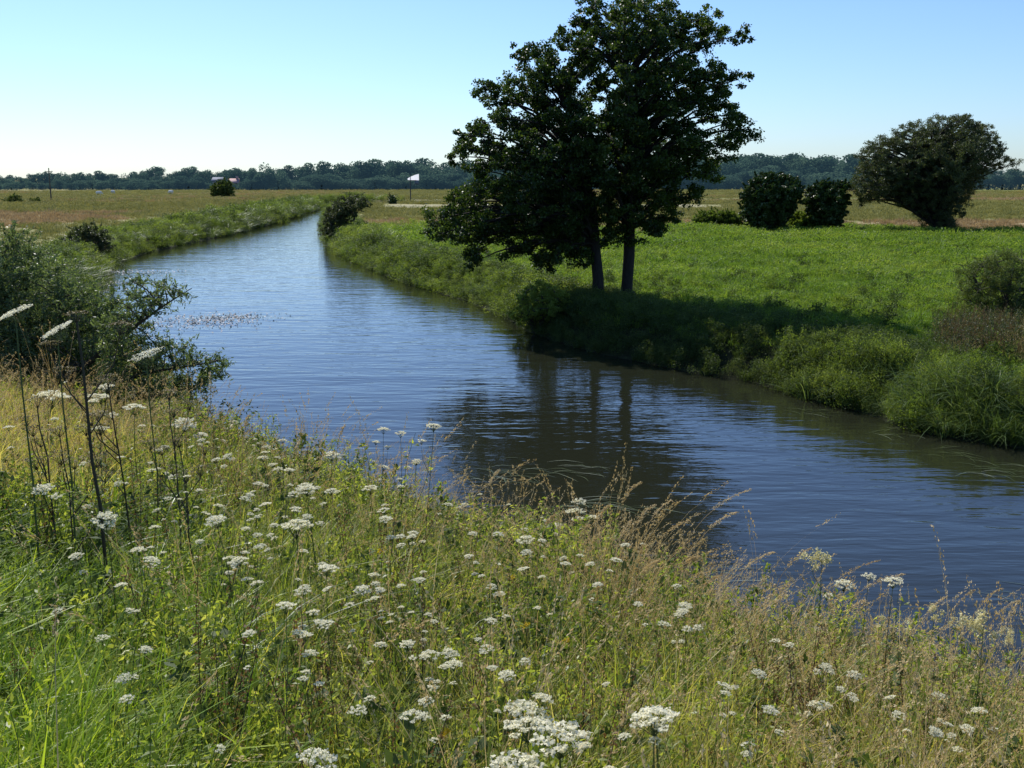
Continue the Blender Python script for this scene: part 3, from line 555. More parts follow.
def build_trees():
    Y = 37.0
    crown = [(589,-8),(655,-8),(660,2),(677,10),(700,8),(722,12),(745,33),(738,46),(718,44),(706,55),(712,66),(737,74),(739,84),(728,96),(740,112),(755,127),(752,138),(735,141),(728,156),(722,170),(722,186),(708,184),(700,196),(684,205),(678,230),(664,226),(655,240),(640,236),(625,243),(600,246),(582,262),(562,272),(552,274),(545,272),(528,262),(512,258),(500,250),(478,264),(458,254),(440,242),(430,222),(436,206),(452,196),(464,180),(474,168),(455,156),(450,136),(466,124),(486,116),(484,100),(476,86),(492,78),(518,78),(520,62),(513,50),(526,44),(548,48),(556,32),(574,24),(576,8)]
    gaps = [(628,68,9),(604,64,6),(655,60,5),(690,118,7),(712,132,8),(658,144,7),(548,138,6),(555,96,5),(585,84,5),(640,108,5),(500,175,5),(600,104,5),(670,90,4),(530,112,5),(565,60,5)]
    C = sample_crown(crown, Y, 23, 1.1, 3.0, gaps, 16000)
    P = np.array([(512 + F * c[0] / 38, 0) for c in C]); pxs = np.array([512 + F * c[0] / Y / 1.0 for c in C])
    zt = C[:, 2]; left = ((pxs < 592) & (zt < 9.3)) | (pxs < 545)
    bR = at(629, 296, .9); bL = at(598, 297, .9); bR[1] = Y; bL[1] = Y - .35
    bR[0] = atY(629, 290, Y)[0]; bL[0] = atY(598, 290, Y)[0]; zr = hz(bR[0], bR[1]) - .1; zl = hz(bL[0], bL[1]) - .1
    def pp(px, py, r, dy=0): return (*[float(v) for v in (atY(px, py, Y)[0], Y + dy, atY(px, py, Y)[2])], r)
    trR = [(bR[0], bR[1], zr, .3), (bR[0], Y, zr + .5, .21), pp(630, 200, .18), pp(631, 140, .17), pp(627, 80, .11), pp(624, 30, .05), pp(626, 8, .02)]
    trL = [(bL[0], bL[1], zl, .28), (bL[0] - .02, Y - .35, zl + .5, .19), pp(592, 210, .165, -.35), pp(580, 160, .14, -.3), pp(566, 110, .08, -.2), pp(560, 75, .03, -.1)]
    build_tree('alder_tree', 'taller dark tree with the right hand straight trunk by the river', 'tree', (bR[0], bR[1], zr), trR, C[~left], .54, 560, .085, M['alder'], .8, .5, sub=9, limb_r=.08, shoots=0)
    build_tree('alder_tree', 'dark tree with the left hand trunk and crown hanging low over the bank', 'tree', (bL[0], bL[1], zl), trL, C[left], .54, 560, .085, M['alder'], .8, .5, sub=9, limb_r=.08, shoots=0)
    # willow with ivy covered trunk
    Y = 84.0; wl = [(850,180),(862,150),(880,137),(896,130),(912,124),(935,117),(958,113),(978,120),(990,130),(999,142),(1000,152),(1012,156),(1017,166),(1004,170),(992,168),(978,184),(968,200),(958,216),(954,231),(928,231),(918,218),(905,208),(893,200),(876,203),(860,203),(848,194)]
    C = sample_crown(wl, Y, 10.5, 1.3, 5.0, (), 5000); b = atY(941, 231, Y); z = hz(b[0], Y) - .1
    def pq(px, py, r): q = atY(px, py, Y); return (float(q[0]), Y, float(q[2]), r)
    build_tree('willow_tree', 'broad grey green tree leaning left on an ivy covered trunk in the meadow', 'tree', (b[0], Y, z), [(b[0], Y, z, .8), pq(939, 205, .6), pq(935, 180, .4), pq(930, 150, .2)], C, .72, 360, .15, M['willow'], .35, .4, sub=8, limb_r=.1, shoots=0)
    for (ol, yy, lab, nm, c, sp, key, lf) in (
        ([(741,193),(750,180),(767,171),(790,176),(801,190),(799,203),(790,216),(784,229),(750,229),(743,213)], 84, 'larger of two dark ivy covered stumps in the meadow', 'ivy_bush', 'bush', 7, 'ivy', .2),
        ([(807,196),(811,184),(827,180),(845,183),(846,200),(842,228),(813,229),(808,213)], 85, 'smaller narrower ivy covered stump in the meadow beside the larger one', 'ivy_bush', 'bush', 7, 'ivy', .2)):
        C = sample_crown(ol, yy, sp, 1.3, 2.2, (), 3000); x0 = np.mean([o[0] for o in ol]); b = atY(x0, 229, yy); z = hz(b[0], yy) - .05; t = atY(x0, 195, yy)
        build_tree(nm, lab, c, (b[0], yy, z), [(b[0], yy, z, .45), (t[0], yy, (z + t[2]) / 2, .4), (t[0], yy, t[2], .2)], C, .45, 210, lf, M[key], .8, .4, sub=5, limbs=.3)
    def bush(nm, lab, ol, yy, sp, rc, nl, lf, key, wr=.5, depth=1.3, md=2.5, limbs=.6, grp=None, base_px=None, part='foliage', lr=.04):
        C = sample_crown(ol, yy, sp, depth, md, (), 3500); O = np.array(ol); bx = O[:, 0].mean() if base_px is None else base_px; x = atY(bx, O[:, 1].max(), yy)[0]; z = hz(x, yy) - .05
        C = C[C[:, 2] > z + rc * .3]
        if len(C) == 0: C = np.array([[x, yy, z + rc, 1]])
        h = C[:, 2].max() - z
        tr = [[(x + dx * .3, yy, z, .07 * h ** .5), (x + dx, yy + dy, z + h * .35, .05 * h ** .5), (x + 1.6 * dx, yy + dy, z + h * .7, .02)] for dx, dy in ((-.25 * h, .1), (.05, -.2), (.28 * h, .1))]
        return build_tree(nm, lab, 'bush', (x, yy, z), tr, C, rc, nl, lf, M[key], wr, .5, M['twig'], grp, sub=5, limbs=limbs, limb_r=lr, crownpart=part)
    bush('riverside_bush', 'grey green bush leaning over the water at the bend of the river', [(324,220),(326,210),(334,203),(348,196),(367,197),(369,207),(352,217),(346,226),(338,236),(330,243),(323,236)], 83, 7, .5, 260, .13, 'willow', .4)
    bush('round_bush', 'lone round dark bush in the far left meadow', [(211,192),(214,184),(222,180),(230,184),(233,192),(232,198),(213,198)], 228, 4.5, .9, 200, .3, 'bushdark', .6)
    bush('small_conical_bush', 'small dark conical bush in the meadow beyond the river bend', [(388,204),(390,198),(392,195),(395,198),(397,204)], 172, 3, .5, 160, .2, 'ivy', .6)
    bush('low_shrub', 'low spreading shrub left of the larger ivy stump', [(695,222),(700,215),(712,211),(728,213),(742,217),(742,224),(696,225)], 88, 5, .45, 200, .16, 'bushy', .5)
    bush('low_shrub', 'low green shrub in the gap between the two ivy stumps', [(786,226),(790,215),(800,211),(812,213),(814,228),(788,229)], 86, 5, .4, 200, .16, 'bushy', .5)
    bush('meadow_shrub', 'feathery dark green shrub on the right bank at the frame edge', [(960,296),(966,275),(975,262),(992,254),(1010,252),(1032,256),(1050,270),(1050,310),(970,312)], 30.5, 15, .42, 420, .075, 'bushdark', .25)
    bush('bank_shrub', 'leafy dark shrub on the left bank behind the willow bush', [(62,270),(68,245),(80,228),(92,224),(106,238),(112,258),(108,272)], 62, 8, .5, 300, .11, 'willow', .5)
    bush('bank_shrub', 'pale leafy shrub at the foot of the left hand tall tree', [(512,318),(518,296),(532,284),(550,284),(566,296),(568,312),(552,322),(524,324)], 35.2, 11, .3, 300, .07, 'bushy', .5)
    bush('bank_shrub', 'small dark bush at the left edge of the far meadow', [(5,203),(8,197),(15,195),(21,199),(20,204)], 175, 3.5, .5, 120, .2, 'bushdark', .6)
    bush('bank_shrub', 'tiny dark bush beside the telegraph pole in the far left meadow', [(29,204),(32,199),(38,198),(42,203),(40,205)], 176, 3, .4, 100, .2, 'bushdark', .6)
    # willow bush in the left foreground: dense mass and airy arching sprays
    Yb = 15.5
    dense = [(-60,236),(-20,228),(10,236),(34,244),(52,262),(66,288),(92,292),(112,304),(122,330),(112,360),(100,400),(70,430),(-60,430)]
    C1 = sample_crown(dense, Yb, 24, 1.3, 1.5, (), 5000)
    airy = [(112,300),(128,284),(138,276),(150,282),(165,276),(182,290),(176,302),(152,318),(150,340),(172,342),(196,350),(214,358),(230,366),(214,386),(190,392),(165,400),(138,402),(108,410),(96,380),(100,330)]
    C2 = sample_crown(airy, Yb - 1.2, 17, .6, .5, [(150,330,9),(178,322,14),(195,336,10),(160,372,9),(188,374,6),(130,345,7),(205,372,5)], 5000)
    bx = atY(30, 420, Yb)[0]; zb = hz(bx, Yb) - .1
    def p3(px, py, r, y=Yb): q = atY(px, py, y); return (float(q[0]), float(q[1]), float(q[2]), r)
    root_p = (bx, Yb, zb, .09)
    trs = [[root_p, p3(20, 330, .05), p3(0, 270, .02)], [root_p, p3(60, 350, .045), p3(60, 300, .018)], [root_p, p3(80, 370, .05, Yb - .6), p3(130, 330, .028, Yb - 1.2), p3(163, 306, .014, Yb - 1.2), p3(192, 288, .005, Yb - 1.2)],
           [root_p, p3(90, 390, .05, Yb - .6), p3(150, 372, .025, Yb - 1.2), p3(215, 362, .006, Yb - 1.2)], [root_p, p3(100, 405, .04, Yb - .6), p3(160, 395, .018, Yb - 1.2), p3(200, 385, .006, Yb - 1.2)], [root_p, p3(-60, 350, .06), p3(-90, 290, .02)]]
    base = np.array([bx, Yb, zb]); rt = thing('willow_bush', 'big grey green willow bush reaching over the water at the left edge', 'bush', tuple(base))
    b = MB()
    for t in trs:
        t = np.array(t); k = 12; p = np.column_stack([np.interp(np.linspace(0, 1, k), np.linspace(0, 1, len(t)), t[:, i]) for i in range(4)]); V, Q = tube(p[:, :3] - base, p[:, 3], 6); b.add(V, Q)
    obj('stems', b.mesh('stems', [M['twig']], True), rt)
    T = np.vstack([np.column_stack([np.interp(np.linspace(0, 1, 20), np.linspace(0, 1, len(t)), np.array(t)[:, i]) for i in range(4)]) for t in trs])
    lb = MB(); bb = MB()
    for C, rc, ntw, per, in ((C1, .36, 9, 46), (C2, .2, 5, 26)):
        for c in C:
            cc = c[:3]; i = np.argmin(((T[:, :3] - cc) ** 2).sum(1)); s = T[i, :3]; t = np.linspace(0, 1, 5)[:, None]
            V, Q = tube(s + (cc - s) * t + np.array([0, 0, .06]) * np.sin(t * 3.14) - base, np.linspace(.011, .005, 5), 4); bb.add(V, Q); v0 = R.uniform(0, .4)
            for k in range(ntw):
                d = rnd(1)[0] * np.array([1, 1, .8]) + np.array([.25, 0, .3]); d /= np.linalg.norm(d); L = rc * R.uniform(.8, 1.5)
                tt = np.linspace(0, 1, 4)[:, None]; pts = cc + d * L * tt + np.array([0, 0, -.12 * L]) * tt ** 2
                V, Q = tube(pts - base, [.004, .003, .0025, .0015], 3); bb.add(V, Q)
                u = R.uniform(0, 1, per); Cc = np.column_stack([np.interp(u, tt[:, 0], pts[:, m]) for m in range(3)]) + R.normal(0, .022, (per, 3))
                V, Q = leaves(Cc - base, .058, .32, .4, d * .7); lb.add(V, Q, np.repeat(np.clip(v0 + .6 * R.uniform(0, 1, per), 0, 1), 4))
    obj('branches', bb.mesh('branches', [M['twig']], True), rt); obj('foliage', lb.mesh('foliage', [M['sallow']]), rt)

# ------------------------------------------------------------------ far tree line
def build_treeline():
    protos = []
    for v in range(7):
        w = R.uniform(.42, .6); b = MB(); k = 16
        for i in range(k):
            c = rnd(1)[0] * np.array([w * .62, w * .62, .30]) * R.uniform(.45, 1) + np.array([0, 0, .58]); rs = R.uniform(.12, .2)
            C = c + rnd(110) * rs * R.uniform(.5, 1.05, (110, 1)) * np.array([1, 1, .8]); C[:, 2] = np.clip(C[:, 2], .04, 1)
            V, Q = leaves(C, .05, .8, .8); b.add(V, Q, np.repeat(R.uniform(0, .5) + .5 * R.uniform(0, 1, 110), 4))
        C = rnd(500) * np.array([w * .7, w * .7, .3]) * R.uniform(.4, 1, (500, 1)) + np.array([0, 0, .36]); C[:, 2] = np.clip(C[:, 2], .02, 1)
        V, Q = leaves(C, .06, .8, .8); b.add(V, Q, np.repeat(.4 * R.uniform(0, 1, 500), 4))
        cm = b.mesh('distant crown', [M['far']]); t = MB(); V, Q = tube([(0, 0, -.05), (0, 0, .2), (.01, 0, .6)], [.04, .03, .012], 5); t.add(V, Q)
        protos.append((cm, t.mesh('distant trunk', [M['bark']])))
    sky = [(-80,174),(0,175.5),(20,175),(60,171),(90,170.5),(120,172),(150,169),(170,167.5),(200,168),(215,169),(232,168),(250,168),(280,168),(300,165),(312,163),(345,164),(362,161),(400,158),(420,157),(436,160),(455,160),(480,159),(560,158),(640,157),(700,157),(730,156),(765,153.5),(790,152),(830,153.5),(845,156),(870,155),(900,160),(940,162),(985,166),(1024,169),(1100,170)]
    sx, sy = zip(*sky); first = {}
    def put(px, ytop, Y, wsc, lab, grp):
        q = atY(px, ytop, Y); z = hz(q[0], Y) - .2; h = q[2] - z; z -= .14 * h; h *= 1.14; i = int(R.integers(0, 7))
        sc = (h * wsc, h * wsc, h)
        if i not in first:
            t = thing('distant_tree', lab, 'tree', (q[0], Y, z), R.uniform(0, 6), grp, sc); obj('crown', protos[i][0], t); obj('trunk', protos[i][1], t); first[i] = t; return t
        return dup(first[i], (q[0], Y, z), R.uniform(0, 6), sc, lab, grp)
    G = 'trees of the far tree line'
    x = -70
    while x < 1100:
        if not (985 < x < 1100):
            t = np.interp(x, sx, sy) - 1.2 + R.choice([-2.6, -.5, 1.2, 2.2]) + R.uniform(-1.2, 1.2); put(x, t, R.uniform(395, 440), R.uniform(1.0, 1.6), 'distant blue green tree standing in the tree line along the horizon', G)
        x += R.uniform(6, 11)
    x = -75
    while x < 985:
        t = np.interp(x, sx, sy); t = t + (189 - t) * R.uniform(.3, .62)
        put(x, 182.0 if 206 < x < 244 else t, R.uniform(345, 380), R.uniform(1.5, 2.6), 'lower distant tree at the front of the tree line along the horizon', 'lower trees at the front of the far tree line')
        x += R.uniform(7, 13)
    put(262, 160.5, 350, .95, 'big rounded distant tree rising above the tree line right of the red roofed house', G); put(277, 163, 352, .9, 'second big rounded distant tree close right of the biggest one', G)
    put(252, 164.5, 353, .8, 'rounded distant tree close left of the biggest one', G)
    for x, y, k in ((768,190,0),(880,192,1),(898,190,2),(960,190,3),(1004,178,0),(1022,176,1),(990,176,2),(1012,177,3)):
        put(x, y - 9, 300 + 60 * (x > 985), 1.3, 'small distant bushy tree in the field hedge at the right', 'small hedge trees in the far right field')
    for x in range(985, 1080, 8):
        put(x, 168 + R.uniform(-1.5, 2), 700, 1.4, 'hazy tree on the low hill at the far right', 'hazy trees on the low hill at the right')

def box(b, x0, x1, y0, y1, z0, z1, m=0):
    V = [(x, y, z) for z in (z0, z1) for x, y in ((x0, y0), (x1, y0), (x1, y1), (x0, y1))]
    b.add(V, [[0, 3, 2, 1], [4, 5, 6, 7], [0, 1, 5, 4], [1, 2, 6, 5], [2, 3, 7, 6], [3, 0, 4, 7]], .5, m); return b
def house(px, Y, w, d, h, rh, ybase, wallm, roofm, label, rz=0.0, chimney=True):
    q = atY(px, ybase, Y); z = hz(q[0], Y); t = thing('farm_house', label, 'house', (q[0], Y, z), rz)
    b = MB(); box(b, -w / 2, w / 2, -d / 2, d / 2, 0, h)
    for s in (-1, 1): b.add([(s * w / 2, -d / 2, h), (s * w / 2, d / 2, h), (s * w / 2, 0, h + rh), (s * w / 2, 0, h + rh)], [[0, 1, 2, 3]])
    obj('wall', b.mesh('wall', [wallm]), t)
    e = .4; b = MB()
    for s in (-1, 1):
        V = [(-w / 2 - e, s * (d / 2 + e), h - e * rh / (d / 2)), (w / 2 + e, s * (d / 2 + e), h - e * rh / (d / 2)), (w / 2 + e, 0, h + rh), (-w / 2 - e, 0, h + rh)]
        V = [(a, c, f + .05) for a, c, f in V] + [(a, c, f + .2) for a, c, f in V]
        b.add(V, [[0, 1, 2, 3], [4, 5, 6, 7], [0, 1, 5, 4], [1, 2, 6, 5], [2, 3, 7, 6], [3, 0, 4, 7]])
    rf = obj('roof', b.mesh('roof', [roofm]), t)
    if chimney: b = MB(); box(b, w * .25, w * .25 + .8, -.4, .4, h + rh * .5, h + rh + 1); obj('chimney', b.mesh('chimney', [M['roof']]), rf)
    for i in range(3):
        x = -w / 2 + w * (i + .5) / 3
        if i == 1: b = MB(); box(b, x - .45, x + .45, -d / 2 - .04, -d / 2 + .02, 0, 2.05); obj('door', b.mesh('door', [M['wood']]), t)
        else: b = MB(); box(b, x - .6, x + .6, -d / 2 - .04, -d / 2 + .02, 1.0, 2.2); obj('window', b.mesh('window', [M['pane']]), t)
    return t
def build_distant_things():
    house(234, 386, 3.2, 5, 2.3, 1.3, 187, M['plaster'], M['roof'], 'small white walled red roofed house end showing between distant trees', .2)
    house(219, 388, 3.4, 4, 3.0, 1.0, 187, M['greyplaster'], M['greyroof'], 'pale grey block like house just left of the red roofed house', 0, False)
    # telegraph pole
    Y = 190; b0 = atY(51, 197, Y); top = atY(51, 168, Y)[2]; z = hz(b0[0], Y); t = thing('telegraph_pole', 'thin wooden telegraph pole standing alone in the far left meadow', 'pole', (b0[0], Y, z))
    b = MB(); V, Q = tube([(0, 0, -.1), (0, 0, (top - z) * .5), (0, 0, top - z)], [.13, .11, .09], 8); b.add(V, Q); obj('post', b.mesh('pole', [M['wood']], True), t)
    b = MB(); box(b, -.7, .7, -.16, -.08, top - z - .7, top - z - .58); a = obj('crossarm', b.mesh('crossarm', [M['wood']]), t)
    b = MB()
    for x in (-.6, .6): V, Q = tube([(x, -.12, top - z - .58), (x, -.12, top - z - .42)], [.05, .03], 6); b.add(V, Q)
    obj('insulators', b.mesh('insulators', [M['plaster']]), a)
    # white sail-like flag on a post
    Y = 200; s = Y / F; b0 = atY(410.5, 193, Y); z = hz(b0[0], Y); t = thing('flag_post', 'white tapered flag like panel on a thin dark post beyond the river bend', 'flag', (b0[0], Y, z))
    def zz(v): return float(atY(410, v, Y)[2] - z)
    b = MB(); V, Q = tube([(0, 0, -.1), (0, 0, zz(185)), (0, 0, zz(174.5))], [.1, .09, .06], 8); b.add(V, Q); obj('post', b.mesh('flag post', [M['wood']], True), t)
    nx = 9; xs = np.linspace(-2.4 * s, 8.6 * s, nx); tv = np.interp(xs / s, [-2.4, 2, 5, 8.6], [178.3, 176, 174.8, 174]); bv = np.interp(xs / s, [-2.4, 8.6], [180, 180.3]); b = MB()
    V = [(x, -.12 + .10 * math.sin(x * 2.2), zz(q)) for x, q in zip(xs, bv)] + [(x, -.12 + .10 * math.sin(x * 2.2 + .4), zz(q)) for x, q in zip(xs, tv)]
    b.add(V, [[i, i + 1, i + 1 + nx, i + nx] for i in range(nx - 1)]); me = b.mesh('white cloth', [M['white']], True); c = obj('panel', me, t)
    b = MB(); box(b, 4.2 * s, 8.4 * s, -.1, -.04, zz(184.6), zz(180.6)); obj('lower_panel', b.mesh('lower panel', [M['greycloth']]), t)
    b = MB(); box(b, -.04, 8.6 * s, -.05, .02, zz(180.5), zz(180.1)); obj('boom', b.mesh('boom', [M['wood']]), t)
    Y = 186; q = atY(414.5, 196, Y); z = hz(q[0], Y); b = MB(); V, Q = tube([(0, 0, -.1), (0, 0, .5), (0, 0, 1.0)], [.09, .09, .08], 8); b.add(V, Q)
    tag(obj('fence_post', b.mesh('fence post', [M['wood']], True), None, (q[0], Y, z)), 'short dark wooden post standing near the foot of the white flag', 'post')
    # sheep
    first = None
    labs = ['leftmost of three white sheep grazing in the far left meadow', 'middle one of three white sheep grazing in the far left meadow', 'white sheep grazing apart from the other two, right of them']
    for i, (x, y) in enumerate(((99, 195), (113, 193.5), (171, 193.5))):
        p = at(x, y + 1, .95)
        if first is None:
            t = thing('sheep', labs[0], 'sheep', (p[0], p[1], hz(p[0], p[1])), .3, 'sheep in the far meadow')
            b = MB()
            pts = [(-.55, 0, .62), (-.48, 0, .66), (-.2, 0, .68), (.15, 0, .68), (.4, 0, .68), (.5, 0, .62), (.62, 0, .5), (.75, 0, .34), (.84, 0, .2)]
            V, Q = tube(pts, [.08, .24, .3, .3, .26, .17, .11, .1, .05], 10); b.add(V, Q)
            for sx in (-.35, .32):
                for sy in (-.14, .14): V, Q = tube([(sx, sy, .55), (sx - .03, sy, .3), (sx, sy, 0)], [.08, .045, .035], 6); b.add(V, Q)
            obj('body', b.mesh('sheep body', [M['wool']], True), t)
            b = MB(); 
            for sy in (-1, 1): V, Q = leaves(np.array([[.6, sy * .13, .52]]), .14, .6, .1); b.add(V, Q)
            obj('ears', b.mesh('ears', [M['wool']]), t); first = t
            t.scale = (1.15,) * 3
        else: dup(first, (p[0], p[1], hz(p[0], p[1])), i * 1.4, 1.15, labs[i], 'sheep in the far meadow')

# ------------------------------------------------------------------ flowers of the near bank
def umbel_mesh(nrays=17, rad=.05, dome=.018, m=('floret', 'stem'), fl=24, fsize=.0085, tilt=0):
    b = MB(); k = nrays; i = np.arange(k); rr = rad * np.sqrt((i + .4) / k); an = i * 2.399 + R.uniform(0, 6)
    T = np.column_stack([rr * np.cos(an), rr * np.sin(an), dome * (1 - (rr / rad) ** 2) + R.normal(0, .002, k)])
    for t in T:
        if R.uniform() < .08: continue
        V, Q = tube([(0, 0, -rad * .75), (t[0] * .55, t[1] * .55, t[2] - rad * .28), (t[0], t[1], t[2])], [.0011, .0009, .0008], 3); b.add(V, Q, .5, 1)
        q = fl; a = R.uniform(0, 6.28, q); s = rad * .26 * np.sqrt(R.uniform(0, 1, q)); C = t + np.column_stack([s * np.cos(a), s * np.sin(a), R.uniform(-.002, .005, q)])
        V, Q = leaves(C, fsize, .95, 4.0); b.add(V, Q, np.repeat(R.uniform(.35, 1, q), 4), 0)
    return b.mesh('umbel', [M[m[0]], M[m[1]]])
def stem_mesh(h, tips, r=.0032, m='stem', knots=5):
    b = MB(); t = np.linspace(0, 1, knots)[:, None]; pts = np.array([0, 0, h]) * t + np.column_stack([R.normal(0, .008, (knots, 2)) * (t * (1 - t) * 4), np.zeros(knots)]); pts[-1] = (0, 0, h - .03)
    V, Q = tube(pts, np.linspace(r, r * .5, knots), 5); b.add(V, Q, R.uniform(0, 1))
    for tp in tips:
        tp = np.array(tp); z0 = tp[2] - np.hypot(tp[0], tp[1]) * 1.6 - .05; z0 = max(z0, .08 * h); s = np.array([0, 0, z0]); mid = s * .5 + tp * .5 + np.array([tp[0], tp[1], -.05]) * .25
        V, Q = tube([s, mid, tp - np.array([0, 0, .03])], [min(r * .7, .0035), min(r * .5, .0028), min(r * .4, .0022)], 4); b.add(V, Q, R.uniform(0, 1))
    return b.mesh('stem', [M[m]])
def feather_leaf(m='herb', n=46, L=.22):
    b = MB(); u = R.uniform(.15, 1, n); side = R.uniform(-1, 1, n) * (1.1 - u) * .10
    C = np.column_stack([u * L, side, .05 + .5 * u * L - .9 * u ** 2 * L * .5 + R.normal(0, .006, n)]); V, Q = leaves(C, .02, .4, 1.0); b.add(V, Q, np.repeat(R.uniform(.2, .8, n), 4))
    V, Q = tube([(0, 0, 0), (L * .5, 0, .05 + L * .14), (L, 0, .05 + L * .05)], [.0018, .0014, .0008], 3); b.add(V, Q, .5); return b.mesh('feathery leaf', [M[m]])
HEADS = []
def addz(ox, oy, k, pts, s=None):
    for p in pts: HEADS.append((ox + p[0] * k, oy + p[1] * k, p[2] if len(p) > 2 else None))
K = .332
addz(0, 360, K, [(120,118,30),(295,108,24),(340,85,22),(390,150,24),(550,168,26),(420,205),(468,245),(475,270),(285,220,22),(180,345,24),(225,435),(345,305),(515,375),(540,332),(465,340),(340,365,26),(465,420),(565,400),(610,400),(600,435),(670,185),(750,190),(755,248),(790,255),(850,250),(700,295),(765,290),(805,300),(865,325),(810,350),(795,382),(745,368),(700,378),(865,385),(955,380,26),(920,425),(745,415,26),(870,450),(740,498),(785,485),(830,485),(800,507),(890,520,30),(945,495),(665,515),(710,545),(715,582),(725,635,20),(785,625),(665,595),(945,595),(985,650,26),(500,530),(430,670),(485,712),(160,180),(50,205)])
addz(300, 400, K, [(235,98,15),(300,100,15),(360,80,20),(70,160,24),(215,200),(335,178),(50,262,22),(150,265),(235,272,20),(15,305),(285,342,16),(330,320),(385,320),(365,415),(400,415),(20,390),(75,530,22),(195,530),(180,562),(345,525),(370,590),(245,632,18),(30,640),(70,685),(605,602,19),(540,668,18),(540,730,20),(350,728,18),(660,750,17),(755,535,16),(590,470),(595,400),(645,388),(715,420,22),(765,382,16),(840,350,24),(850,298,20),(645,425),(690,420),(455,385),(500,315),(820,478),(890,495,14),(1010,450),(780,560)])
addz(684, 513, K, [(20,220,20),(530,170,19),(455,205,22),(625,208,24),(380,322),(350,382),(495,535),(130,550,18),(90,310,16),(20,300),(820,430,22),(645,212)])
addz(340, 550, .3516, [(70,75,20),(55,103),(210,70),(235,130),(170,312,24),(280,373,20),(270,418),(380,332),(470,395,38),(65,440,22),(205,460,22),(600,75,16),(730,42),(545,570,48),(625,520,44),(660,556,34),(500,590,22),(945,510,46),(985,530,34),(855,512,18),(880,118),(985,100),(1000,180),(995,405)])
addz(0, 513, K, [(310,375,16),(285,385,16),(615,250),(870,330,18),(930,435,18),(545,690,15),(765,655,30),(375,515,10)])
def ground_hit(px, py, h, tmax=26):
    d = ray(px, py); T = np.linspace(1.2, tmax, 1200); P = np.array([[d[0] * t, d[1] * t] for t in T]); z = H + d[2] * T; g = height(P)
    i = np.where(z < g + h)[0]; s = .72 * P[:, 0] + .69 * P[:, 1]
    if len(i) == 0 or s[i[0]] > 8.9: 
        m = z - g; m[(s > 8.6) | (T < 3)] = 99; j = int(np.argmin(m)); return P[j], z[j] - g[j], T[j]
    j = i[0]; return P[j], z[j] - g[j], T[j]
def build_flowers():
    kinds = []
    for v in range(5):
        tips = [(R.uniform(.06, .13) * math.cos(a), R.uniform(.06, .13) * math.sin(a), R.uniform(.78, .93)) for a in R.uniform(0, 6.28, v % 3)]
        kinds.append((stem_mesh(1.0, tips), tips, umbel_mesh(R.integers(14, 20)), [umbel_mesh(13, .032, .01, fl=18) for _ in tips], [feather_leaf() for _ in range(2)]))
    prot = {}
    def place(P, z, h, wsc, label, grp, v, tiltv=.16):
        c = (wsc, wsc, h)
        if v not in prot:
            st, tips, um, sm_, lv = kinds[v]
            t = thing('umbel_flower', label, 'flower', (P[0], P[1], z), R.uniform(0, 6), grp, c)
            obj('stem', st, t)
            u = obj('umbel', um, t, (0, 0, 1.0)); 
            for tp, s_ in zip(tips, sm_): obj('umbel', s_, t, tp)
            for k, l in enumerate(lv): obj('leaf', l, t, (0, 0, .15 + .2 * k), R.uniform(0, 6))
            prot[v] = t
        else:
            t = dup(prot[v], (P[0], P[1], z), R.uniform(0, 6), c, label, grp)
        # keep the umbels round whatever the plant height
        for ch in t.children:
            if ch.name.startswith('umbel') or ch.name.startswith('leaf'): ch.scale = (1, 1, wsc / h)
        t.rotation_euler.x = R.normal(0, tiltv); t.rotation_euler.y = R.normal(0, tiltv); return t
    zones = lambda x, y: ('small white flat topped flower on the left part of the near bank', 'white umbel flowers on the left part of the near bank') if x < 230 else \
        (('small white flat topped flower on the middle of the near bank', 'white umbel flowers on the middle of the near bank') if x < 560 else ('small white flat topped flower on the right part of the near bank', 'white umbel flowers on the right part of the near bank'))
    big = {(0): None}
    named = [(40,399,'long flat white umbel near the left edge below the willow bush'),(300,530,'wide flat white umbel on the open slope left of centre'),(504,689,'large flat white umbel above the bottom edge near the centre'),
             (532,750,'left one of the biggest white umbels at the bottom edge'),(560,733,'right hand one of the biggest white umbels at the bottom edge'),(572,745,'lowest of the three big white umbels at the bottom edge'),(672,729,'broad white umbel at the bottom edge right of centre'),(686,736,'smaller white umbel touching the broad one at the bottom edge right of centre'),
             (860,570,'top white umbel standing against the water at the right'),(835,581,'left white umbel standing against the water at the right'),(891,582,'right white umbel standing against the water at the right'),
             (419,426,'pale umbel standing highest against the water in the middle'),(582,499,'white umbel standing against dark water at the tip of the bank'),(378,433,'leftmost small umbel of three standing against the water in the middle')]
    pk = 0
    for (x, y, w) in HEADS:
        h = R.uniform(.6, .9) if w is None or w < 30 else .7
        if y > 640: h = R.uniform(.6, .76)
        P, hh, T = ground_hit(x, y, h); z = hz(*P); dist = T
        wpx = w if w else R.uniform(9, 15); wsc = float(np.clip(wpx * R.uniform(.85, 1.15) * (1.5 if (w or 0) >= 28 else 1.08) / F * dist / .138, .34, 2.6)); hh = float(max(hh, .3))
        lab, grp = zones(x, y)
        for nx_, ny_, nl in named:
            if abs(nx_ - x) < 5 and abs(ny_ - y) < 5: lab, grp = nl, grp; break
        place(P, z, hh, wsc, lab, grp, (0 if (w or 0) >= 28 else pk % 5), .05 if hh > .9 else .14); pk += 1
    for i in range(85):
        x = R.uniform(70, 640); y = 425 + max(0, (x - 230)) * .28 + 260 * R.uniform() ** 1.6
        if R.uniform() < .25: x = R.uniform(620, 1010); y = R.uniform(640, 760)
        
        if x < 190 and y > 560: continue
        P, hh, T = ground_hit(x, y, R.uniform(.55, .85)); lab, grp = zones(x, y); place(P, hz(*P), float(max(hh, .3)), R.uniform(.32, .62), lab, grp, i % 5)
